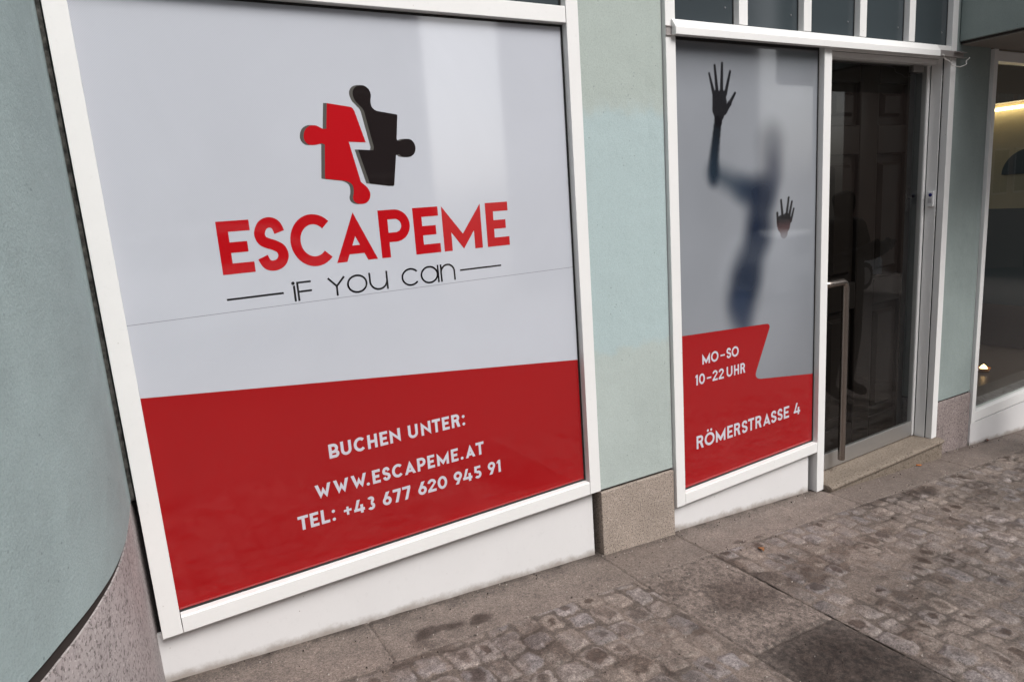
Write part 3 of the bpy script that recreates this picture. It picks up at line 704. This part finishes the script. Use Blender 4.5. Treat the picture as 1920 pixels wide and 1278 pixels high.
for q_ in range(9):                                                                # forearm, losing focus away from the pane
    h_ = q_/8; z_ = .285 - .215*h_; x_ = 2.326 - .026*min(1, h_*1.4)
    lay(cap_d(x_, z_, x_ - .003, z_ - .030, .021 + .004*h_, .022 + .004*h_), .006 + .024*h_**1.5, (.008 + .006*h_, .010 + .014*h_, .012 + .026*h_), .93)
# raised hand
def hand(palm, fingers, c, blur, op=.97):
    d = np.full(X.shape, 9.)
    def smin(a, b, k):
        h = np.clip(.5 + .5*(b - a)/k, 0, 1); return b*(1 - h) + a*h - k*h*(1 - h)
    for p in palm: d = smin(cap_d(*p), d, .010)
    for f in fingers: d = smin(cap_d(*f), d, .006)
    lay(d, blur, c, op)
hand([(2.318, .385, 2.318, .33, .023, .024), (2.352, .385, 2.352, .335, .026, .026), (2.330, .33, 2.330, .28, .030, .022), (2.365, .36, 2.350, .305, .016, .014)],
     [(2.278, .474, 2.302, .40, .0055, .0095), (2.311, .506, 2.324, .40, .0065, .0100), (2.355, .516, 2.350, .40, .0068, .0105), (2.403, .485, 2.374, .395, .0066, .0100), (2.433, .399, 2.398, .355, .0060, .0100), (2.398, .355, 2.368, .322, .0110, .014)], INK, .0032)
# lower hand, palm fading to reddish
hand([], [(2.711, -.128, 2.716, -.175, .0075, .0085), (2.737, -.071, 2.749, -.150, .0070, .0090), (2.791, -.062, 2.775, -.150, .0070, .0092), (2.814, -.081, 2.793, -.155, .0068, .0090), (2.828, -.115, 2.808, -.170, .0062, .0082)], INK, .0032)
pd = np.minimum(np.minimum(cap_d(2.738, -.168, 2.742, -.19, .030, .029), cap_d(2.775, -.165, 2.770, -.19, .034, .032)), cap_d(2.757, -.185, 2.760, -.222, .048, .026))
hcol = np.array(INK)[None, None]*(1 - sm(-.15, -.205, Z))[..., None] + np.array((.055, .026, .028))*sm(-.15, -.205, Z)[..., None]
a = ((.96 - .50*sm(-.205, -.252, Z))*(1 - sm(-.003, .0035, pd)))[..., None]; col = col*(1 - a) + hcol*a
vs = np.stack([X.ravel(), np.full(X.size, f2y), Z.ravel()], -1)
me = bpy.data.meshes.new('printed_film'); me.vertices.add(X.size); me.vertices.foreach_set('co', vs.ravel())
i = np.arange((nx - 1)*(nz - 1)); a0 = (i // (nx - 1))*nx + i % (nx - 1)
q = np.stack([a0, a0 + 1, a0 + nx + 1, a0 + nx], -1).ravel()
me.loops.add(len(q)); me.loops.foreach_set('vertex_index', q); me.polygons.add(len(i))
me.polygons.foreach_set('loop_start', np.arange(len(i))*4); me.polygons.foreach_set('loop_total', np.full(len(i), 4)); me.update(calc_edges=True)
at = me.color_attributes.new('Print', 'FLOAT_COLOR', 'POINT')
at.data.foreach_set('color', np.concatenate([col.reshape(-1, 3), np.ones((X.size, 1))], 1).ravel())
film2 = part(link('printed_film', me, FIGURE, None), w2); film2['label'] = 'grey print of a blurred figure pressing both hands on the pane'
zb = lambda x: -1.314 + .0105*(x - 2.064)/.93
ply('red_band', REDD, film2, [(2.0633, -1.3155), (2.9895, -1.3045), (2.9895, -.9487), (2.60, -.9005), (2.583, -.8965), (2.571, -.890), (2.564, -.880), (2.5628, -.8678), (2.567, -.857), (2.6595, -.6620), (2.6602, -.6530), (2.6560, -.6450), (2.648, -.6405), (2.6337, -.6387), (2.0633, -.6100)], 0, 'red field with a ribbon shaped step')
text('weekday_lettering', [('M', 2.2117, 2.2592), ('O', 2.2661, 2.3134), ('-', 2.3261, 2.3544), ('S', 2.365, 2.3966), ('O', 2.3996, 2.4463)], -.7602, .0485, .0088, LETTER, film2)
text('opening_hours_lettering', [('1', 2.1671, 2.1816), ('0', 2.1888, 2.2259), ('-', 2.2381, 2.2658), ('2', 2.2742, 2.3067), ('2', 2.3135, 2.347), ('U', 2.3656, 2.4035), ('H', 2.4142, 2.4476), ('R', 2.4572, 2.4897)], -.8485, .0485, .0088, LETTER, film2)
text('address_lettering', [('R', 2.167, 2.2112), ('Ö', 2.2181, 2.2819), ('M', 2.2908, 2.3532), ('E', 2.366, 2.4026), ('R', 2.412, 2.4551), ('S', 2.4642, 2.5048), ('T', 2.5086, 2.5512), ('R', 2.5603, 2.6037), ('A', 2.6152, 2.6687), ('S', 2.6722, 2.7136), ('S', 2.7202, 2.7591), ('E', 2.768, 2.8076)], -1.1478, .0612, .0112, LETTER, film2, tilt=.0125)
text('house_number_lettering', [('4', 2.8442, 2.8925)], -1.1478 + .0085, .0612, .0112, LETTER, film2)

# door frame and door
dj = MB().box(4.0740, 4.1, .0405, .098, -1.556, .6085)
part(dj.build('door_jamb', WHITE, None, .0015), w2)
pbox('door_jamb', WHITE, w2, 4.050, 4.0735, .099, .135, -1.556, .585, bevel=.006)
pbox('joint_strip', DARK, w2, 4.078, 4.125, .0362, .0403, -1.556, .6085, bevel=0)
pbox('door_head', WHITE, w2, 3.0535, 4.0735, .063, .135, .583, .6085)
pbox('door_jamb', WHITE, w2, 3.0, 3.052, .063, .135, -1.556, .6085)
dr = thing('door', (3.55, .11, -1.55), 'x', 'x'); del dr['label']; del dr['category']
dr.parent = w2; dr.location = Vector((3.55, .11, -1.55)) - w2.location; dr['label'] = 'dark glass door leaf with a long steel handle'
bpy.context.view_layer.update()
def dpart(o):
    o.parent = dr; o.matrix_parent_inverse = Matrix.Translation((3.55, .11, -1.55)).inverted(); return o
dpart(MB().box(3.058, 4.047, .100, .122, -1.550, -1.461).build('bottom_rail', ALU, None, .0015))
dpart(MB().add([(3.058, .108, -1.461), (4.047, .108, -1.461), (4.047, .108, .581), (3.058, .108, .581)], [(0, 1, 2, 3)]).build('glass_pane', DOORGLASS, None))
dpart(MB().box(3.900, 3.998, .096, .124, .545, .580).build('hinge_bracket', simple('bracket_grey', (.30, .28, .27), .4, .8), None, .003))
hp_ = [(3.085, .050, -.515)] + [(3.2465 - .028*math.cos(R(a_)) + .028 - .028, .050, 0) for a_ in ()]
hx, hy = 3.268, .045
arc = [(hx - .034 + .034*math.sin(R(a_)), hy, -.546 + .034*math.cos(R(a_))) for a_ in range(0, 91, 15)]
hpts = [(3.09, .100, -.512), (3.095, .075, -.512), (3.105, .055, -.512), (3.125, hy, -.512), (3.16, hy, -.512)] + arc + [(hx, hy, -.8), (hx, hy, -1.2), (hx, hy, -1.487)]
dpart(tube(hpts, .0185, 20).build('handle', STEEL, None, 0, True))
C.objects[-1].modifiers.new('es', 'EDGE_SPLIT').split_angle = R(50)

# bell, cable
bell = thing('doorbell', (4.068, .07, -.13), 'small white doorbell with blue button on the door jamb', 'doorbell')
part(MB().box(4.058, 4.0735, .046, .080, -.182, -.096).build('housing', BELLW, None, .004), bell)
part(MB().box(4.0562, 4.0580, .052, .074, -.160, -.134).build('name_plate', simple('plate_grey', (.45, .45, .46), .4), None, .0008), bell)
bt = lathe([(0, .0), (.0095, 0), (.0095, .003), (.006, .005), (0, .005)], 0, 0, 20).build('push_button', BLUE, None)
bt.rotation_euler = (0, R(-90), 0); bt.parent = bell; bt.location = Vector((4.058, .062, -.116)) - bell.location
cpts = crom([(3.93, .608), (3.96, .596), (4.00, .575), (4.06, .556), (4.11, .552), (4.16, .565), (4.19, .590), (4.197, .604)], 8)
cb = tube([(a_, -.030 - .006*math.sin(i_*.5), b_) for i_, (a_, b_) in enumerate(cpts)], .0022, 8).build('cable', CABLE, None, 0, True)
tag(cb, 'thin white cable sagging under the metal bracket right of the door header', 'cable')

# doorstep
ds = thing('doorstep', (3.6, .03, -1.6), 'worn beige granite doorstep under the glass door', 'doorstep')
stp = MB().profx([(-.040, -1.586), (-.047, -1.581), (-.049, -1.573), (-.044, -1.564), (-.030, -1.5575), (-.008, -1.5562), (.13, -1.5562), (.13, -1.586)], 3.054, 4.139)
o = part(stp.build('slab', GR_STEP, None, .003), ds)
part(MB().hexa([(3.056, -.036, GZ(3.056) - .02), (4.139, -.036, GZ(4.139) - .02), (4.139, .13, GZ(4.139) - .02), (3.056, .13, GZ(3.056) - .02), (3.056, -.036, -1.5865), (4.139, -.036, -1.5865), (4.139, .13, -1.5865), (3.056, .13, -1.5865)]).build('riser', GR_STEP, None, .003), ds)

# wooden door behind the glass
wd = thing('wooden_door', (3.65, .2, -1.55), 'dark brown wooden panelled door standing behind the glass door', 'door')
cols = [(3.302, 3.567), (3.732, 4.006)]; rows = [(-1.377, -.709), (-.557, .128), (.283, .497)]
wx0, wx1, wz0, wz1 = 3.10, 4.075, -1.552, .66
fb = MB(); xe = [wx0, cols[0][0], cols[0][1], cols[1][0], cols[1][1], wx1]; ze = [wz0, rows[0][0], rows[0][1], rows[1][0], rows[1][1], rows[2][0], rows[2][1], wz1]
for a_, b_ in ((0, 1), (2, 3), (4, 5)): fb.box(xe[a_], xe[b_], .180, .225, wz0, wz1)
for a_, b_ in ((0, 1), (2, 3), (4, 5), (6, 7)):
    for c_, d_ in cols: fb.box(c_, d_, .1805, .2245, ze[a_], ze[b_])
part(fb.build('door_frame', WOOD, None, .009, seg=2), wd)
for (a_, b_) in cols:
    for (c_, d_) in rows:
        m1, m2 = .045, .062
        vs = []
        for m_, y_ in ((.0, .206), (m1, .206), (m1 + .001, .203), (m2, .184)):
            vs += [(a_ + m_, y_, c_ + m_), (b_ - m_, y_, c_ + m_), (b_ - m_, y_, d_ - m_), (a_ + m_, y_, d_ - m_)]
        fs = [(k*4 + i_, k*4 + (i_ + 1) % 4, k*4 + 4 + (i_ + 1) % 4, k*4 + 4 + i_) for k in range(3) for i_ in range(4)] + [(12, 13, 14, 15)]
        part(MB().add(vs, fs).build('raised_panel', WOOD, None, 0), wd)

part(MB().box(4.022, 4.058, .172, .1795, -.20, -.06).build('lock_plate', simple('dark_bronze', (.05, .035, .028), .35, .8), None, .003), wd)
part(tube([(4.040, .172, -.12), (4.040, .150, -.12)], [.011, .009], 14).build('keyhole_boss', simple('dark_bronze_boss', (.05, .035, .028), .3, .8), None), wd)

# ================================================================== WINDOW 3 (right)
w3 = thing('shop_window', (6.5, .03, -1.57), 'white framed shop window at the right edge with a lit room behind', 'window')
pbox('frame_post', WHITE, w3, 4.541, 4.585, 0, .062, -1.569, .6735)
pbox('frame_post', WHITE, w3, 8.0, 8.05, 0, .062, -1.569, .6735)
pbox('top_rail', WHITE, w3, 4.5855, 7.9995, .001, .060, .607, .6635)
pbox('bottom_rail', WHITE, w3, 4.5855, 7.9995, .001, .060, -1.562, -1.500)
pbox('base_panel', PANEL, w3, 4.538, 8.05, .002, .05, GZ(8.05) - .05, -1.5695, bevel=.001)
part(MB().add([(4.58, .038, -1.505), (8.005, .038, -1.505), (8.005, .038, .612), (4.58, .038, .612)], [(0, 1, 2, 3)]).build('glass_pane', GLASS, None), w3)
RX = 6.0
beige = m_plaster('beige_wall', (.34, .29, .19)); teal = simple('teal_reflection_tint', (.030, .045, .045), .5); brown = simple('brown_wainscot', (.050, .034, .028), .6)
iw = thing('interior_wall', (RX, 1.5, -1.6), 'beige inner wall, a reflection painted on it in dark teal, with brown wainscot seen through the right window', 'wall')
part(MB().box(RX, RX + .1, .07, 4, -.30, 1.0).build('beige_paint', beige, None), iw)
part(MB().box(RX, RX + .1, .07, 4, -1.046, -.3005).build('painted_reflection', teal, None), iw)  # dark teal paints a reflection and fading light onto the lower wall
part(MB().box(RX - .015, RX + .1, .07, 4, -1.38, -1.0465).build('wainscot', brown, None, .004), iw)
bh = MB().box(RX - .16, RX - .001, .07, 4, .474, 1.36)
tag(bh.build('bulkhead', simple('brown_wood_panel', (.11, .066, .028), .45)), 'dark brown boarding above the lit strip', 'panel')
tag(MB().box(4.55, RX, .07, 4, -1.45, -1.38).build('interior_floor', simple('floor_brown', (.06, .045, .038), .3)), kind='structure')
tag(MB().box(4.55, RX + .1, .07, 4.1, 1.30, 1.35).build('interior_ceiling', simple('ceiling_dark', (.05, .035, .02), .8)), kind='structure')
tag(MB().box(4.45, RX + .1, 4.0, 4.1, -1.45, 1.35).build('interior_backing', simple('back_dark', (.03, .03, .03), .8)), kind='structure')
def emis(name, col, s):
    m, nt, b = new_mat(name); b.inputs['Emission Color'].default_value = (*col, 1); b.inputs['Emission Strength'].default_value = s
    b.inputs['Base Color'].default_value = (*col, 1); return m
tag(MB().box(RX - .05, RX - .015, .10, 3.8, .429, .450).build('led_strip', emis('warm_led', (1.0, .80, .44), 8)), 'glowing warm light strip under the brown boarding', 'lamp')
hd = MB(); pts_ = [(.382 + .185*math.cos(R(a_)), -.046 + .185*math.sin(R(a_))) for a_ in range(0, 181, 6)]; n_ = len(pts_)
hd.add([(RX - .022, y_, z_) for y_, z_ in pts_] + [(RX - .001, y_, z_) for y_, z_ in pts_], [tuple(range(n_)), tuple(range(2*n_ - 1, n_ - 1, -1))] + [(k_, (k_ + 1) % n_, (k_ + 1) % n_ + n_, k_ + n_) for k_ in range(n_)])
tag(hd.build('wall_board', simple('teal_board', (.012, .022, .022), .5), None, .002), 'dark teal half round board on the beige wall behind the right window', 'board')
tl = thing('tea_light', (5.15, .226, -1.38), 'small glowing candle glass on the brown floor inside the right window', 'candle')
part(lathe([(.0, -1.3795), (.034, -1.3795), (.044, -1.350), (.041, -1.350), (.030, -1.374), (0, -1.374)], 5.15, .226, 24).build('glass_cup', simple('amber_glass', (.25, .10, .03), .2), None, 0, True), tl)
part(lathe([(0, -1.372), (.016, -1.366), (.024, -1.354), (.014, -1.338), (0, -1.326)], 5.15, .226, 16).build('flame', emis('flame', (1.0, .60, .25), 7), None, 0, True), tl)

# ================================================================== small litter
cg = tube([(3.86, .012 - .05, GZ(3.86) + .006), (3.885, -.052, GZ(3.885) + .006)], .004, 10).build('cigarette_butt', simple('orange_filter', (.42, .13, .03), .8), None, 0, True)
tag(cg, 'orange cigarette butt lying on the pavement below the doorstep', 'cigarette butt')

# ================================================================== ACROSS THE STREET (seen in the reflections)
def m_render(name, c):
    m, nt, b = new_mat(name); co = coords(nt)
    nt.links.new(mix(nt, noise(nt, co, .6, 5), tuple(x*.8 for x in c), c), b.inputs['Base Color']); b.inputs['Roughness'].default_value = .9; return m
PANE = simple('far_window_glass', (.03, .035, .04), .08)
def house(x0, x1, h, c, label, win):
    y = -11.5; zg = GZ(x1) - .3
    t = thing('town_house', ((x0 + x1)/2, y - 2, zg), label, 'building', 'town houses across the street')
    wm = m_render(label[:12].replace(' ', '_'), c)
    part(MB().box(x0, x1, y - 2.5, y, zg, h).build('wall', wm, None), t)
    part(MB().profx([(y + .45, h + .001), (y - 2.9, h + .001), (y - 1.2, h + 1.2)], x0, x1).build('roof', simple('roof_' + label[:4], (.10, .05, .04), .8), None), t)
    nxw = win; w = (x1 - x0)/nxw
    for r_, zz in enumerate((-.9, 2.4, 5.4)):
        if zz + 1.8 > h: continue
        for k in range(nxw):
            xc = x0 + (k + .5)*w
            f_ = part(MB().box(xc - .62, xc + .62, y + .002, y + .07, zz - .08, zz + 1.68).build('window', simple('far_frame', (.30, .29, .28), .5), None), t)
            pn = MB().box(xc - .54, xc - .02, y + .071, y + .08, zz, zz + 1.6).box(xc + .02, xc + .54, y + .071, y + .08, zz, zz + 1.6).build('pane', PANE, None)
            pn.parent = f_
    return t
house(-14, -3, 7.2, (.17, .15, .13), 'dim cream rendered house across the street reflected in the glass', 4)
house(-2.9, 6.3, 6.2, (.13, .13, .14), 'pale grey house across the street opposite the big window', 4)
house(9.6, 16.6, 7.6, (.15, .115, .10), 'tan rendered house across the street to the right', 4)
house(33.5, 62, 9.5, (.08, .075, .07), 'dark grey row house at the end of the street', 9)
house(24.5, 33, 6.6, (.26, .19, .16), 'dull brown house far down the street', 5)

# parked car and bystander, both only mirrored in the panes
CARP = simple('white_car_paint', (.75, .75, .75), .25, 0, 1); CG = simple('car_glass', (.02, .022, .025), .05); TYRE = simple('tyre_rubber', (.02, .02, .02), .8)
def car(x, y, zg, label):
    t = thing('parked_car', (x, y, zg), label, 'car')
    L2 = 1.95
    side = [(-L2, .30), (-L2 + .04, .78), (-L2 + .16, .98), (-L2 + .42, 1.42), (-.6, 1.50), (.35, 1.44), (1.02, .98), (1.75, .84), (L2, .62), (L2, .28)]
    vs = []
    for yy, inset in ((-.82, 0), (-.80, .0), (.80, 0), (.82, 0)):
        for a_, b_ in side:
            k_ = max(0, (b_ - .95))/.55*.14
            vs.append((x + a_, y + yy*(1 - k_), zg + b_))
    n = len(side); fs = [tuple(range(n)), tuple(range(4*n - 1, 3*n - 1, -1))]
    for r_ in range(3): fs += [(r_*n + i_, (r_ + 1)*n + i_, (r_ + 1)*n + (i_ + 1) % n, r_*n + (i_ + 1) % n) for i_ in range(n)]
    part(MB().add(vs, fs).build('body', CARP, None, .04, seg=3), t)
    for sgn in (-1, 1):
        yy = y + sgn*.745
        for q in ([(-1.40, 1.02), (-1.28, 1.36), (-.62, 1.42), (-.62, 1.02)], [(-.54, 1.02), (-.54, 1.42), (.28, 1.37), (.80, 1.02)]):
            part(MB().add([(x + a_, yy + sgn*(.075 - (b_ - 1.0)*.22), zg + b_) for a_, b_ in q], [(0, 1, 2, 3)]).build('side_window', CG, None), t)
        for wx in (-1.20, 1.22):
            w_ = part(tube([(x + wx, y + sgn*.70, zg + .31), (x + wx, y + sgn*.86, zg + .31)], .31, 28).build('wheel', TYRE, None), t)
            rm = tube([(x + wx, y + sgn*.861, zg + .31), (x + wx, y + sgn*.868, zg + .31)], .20, 24).build('rim', ALU, None); rm.parent = w_; rm.matrix_parent_inverse = Matrix.Translation(t.location).inverted() @ Matrix.Translation(t.location)
    return t
car(1.5, -7.4, GZ(1.5) - .02, 'white hatchback parked across the street, mirrored in the big window')
car(13.6, -7.8, GZ(13.6) - .02, 'white hatchback parked farther down the street, mirrored in the narrow window')
def person(px, py, zg):
    J = {'pelvis': ((0, 0, .93), .155), 'waist': ((0, 0, 1.08), .150), 'chest': ((0, -.01, 1.30), .175), 'neck': ((0, -.01, 1.45), .062), 'jaw': ((0, .01, 1.53), .080), 'head': ((0, .0, 1.61), .098), 'crown': ((0, -.01, 1.67), .070)}
    E_ = [('pelvis', 'waist'), ('waist', 'chest'), ('chest', 'neck'), ('neck', 'jaw'), ('jaw', 'head'), ('head', 'crown')]
    for s_, n_ in ((-1, 'l'), (1, 'r')):
        J['sh' + n_] = ((s_*.19, -.01, 1.38), .085); J['el' + n_] = ((s_*.27, .03, 1.13), .062); J['wr' + n_] = ((s_*.14, .26, 1.22), .040); J['pa' + n_] = ((s_*.09, .31, 1.26), .038)
        J['hi' + n_] = ((s_*.10, 0, .86), .115); J['kn' + n_] = ((s_*.12, .02, .50), .078); J['an' + n_] = ((s_*.12, -.01, .10), .050); J['to' + n_] = ((s_*.13, .16, .045), .042)
        E_ += [('chest', 'sh' + n_), ('sh' + n_, 'el' + n_), ('el' + n_, 'wr' + n_), ('wr' + n_, 'pa' + n_), ('pelvis', 'hi' + n_), ('hi' + n_, 'kn' + n_), ('kn' + n_, 'an' + n_), ('an' + n_, 'to' + n_)]
        for f_ in range(4):
            a_, b_ = 'f%d%s' % (f_, n_), 'g%d%s' % (f_, n_)
            J[a_] = ((s_*(.085 - .012*f_), .365 - .004*f_, 1.285 - .016*f_), .010); J[b_] = ((s_*(.060 - .010*f_), .392 - .005*f_, 1.275 - .018*f_), .008); E_ += [('pa' + n_, a_), (a_, b_)]
        J['t' + n_] = ((s_*.055, .325, 1.305), .011); E_.append(('pa' + n_, 't' + n_))
    names = list(J); idx = {k_: i_ for i_, k_ in enumerate(names)}
    me = bpy.data.meshes.new('person'); me.from_pydata([J[k_][0] for k_ in names], [(idx[a_], idx[b_]) for a_, b_ in E_], [])
    o = link('person', me, simple('dark_clothes', (.008, .008, .010), .9)); o.location = (px, py, zg)
    md = o.modifiers.new('skin', 'SKIN'); md.use_smooth_shade = True
    for k_ in names: me.skin_vertices[0].data[idx[k_]].radius = (J[k_][1], J[k_][1])
    me.skin_vertices[0].data[0].use_root = True
    o.modifiers.new('sub', 'SUBSURF').render_levels = 2
    return tag(o, 'bystander in dark clothes facing the shop, holding up a small camera pose with both hands', 'person')
pr = person(5.0, -1.0, GZ(5.0) + .005); pr['label'] = 'person in dark clothes facing the shop with both hands raised, mirrored in the door glass'

# crumbs of grit lying about
rg = random.Random(5); gm = [MB(), MB()]
for i in range(900):
    if i < 420: x = rg.uniform(-.1, 5.6); y = rg.choice((rg.uniform(-.03, .03), rg.uniform(-.26, -.19), rg.uniform(-.2, .0)))
    else: x = rg.uniform(.1, 4.8); y = -rg.uniform(.2, 1.35)
    if y > .008 and (1.6 < x < 2.01 or 2.98 < x < 4.55): continue
    r_ = rg.choice((.0012, .0016, .0022, .0032)); a_ = rg.uniform(0, 6.28); z_ = GZ(x) + .0035
    q = [(x + r_*rg.uniform(.7, 1.3)*math.cos(a_ + k_*2.094), y + r_*rg.uniform(.7, 1.3)*math.sin(a_ + k_*2.094), z_) for k_ in range(3)] + [(x, y, z_ + r_*1.1), (x, y, z_ - .006)]
    gm[0 if rg.random() < .55 else 1].add(q, [(0, 1, 3), (1, 2, 3), (2, 0, 3), (1, 0, 4), (2, 1, 4), (0, 2, 4)])
tag(gm[0].build('grit', simple('pale_grit', (.42, .38, .34), .8)), 'pale crumbs of grit scattered over the paving', 'grit', None, 'stuff')
tag(gm[1].build('dirt_crumbs', simple('dark_crumbs', (.020, .013, .010), .9)), 'dark crumbs of dirt along the foot of the wall', 'dirt', None, 'stuff')
for k_, (x, y, a_, c_, lab) in enumerate(((4.74, -.012, .4, (.10, .03, .015), 'rust brown dry leaf against the base of the right window'), (2.20, -.30, 1.2, (.26, .11, .04), 'small tan dry leaf on the cobbles below the narrow window'))):
    mb = MB(); n_ = 9; vs = []
    for i in range(n_):
        t_ = i/(n_ - 1); w_ = .011*math.sin(math.pi*t_)**.8*(1 + .3*math.sin(t_*19))
        for sg_ in (-1, 0, 1):
            u, v = (t_ - .5)*.042, sg_*w_
            vs.append((x + u*math.cos(a_) - v*math.sin(a_), y + u*math.sin(a_) + v*math.cos(a_), GZ(x) + .008 + abs(sg_)*.006 + .004*math.sin(t_*5)))
    mb.add(vs, [(i*3 + j, i*3 + j + 1, i*3 + j + 4, i*3 + j + 3) for i in range(n_ - 1) for j in (0, 1)])
    o = mb.build('dry_leaf', simple('leaf_%d' % k_, c_, .8), None, 0, True); so_ = o.modifiers.new('s', 'SOLIDIFY'); so_.thickness = .0008
    tag(o, lab, 'leaf', 'dry leaves on the ground')
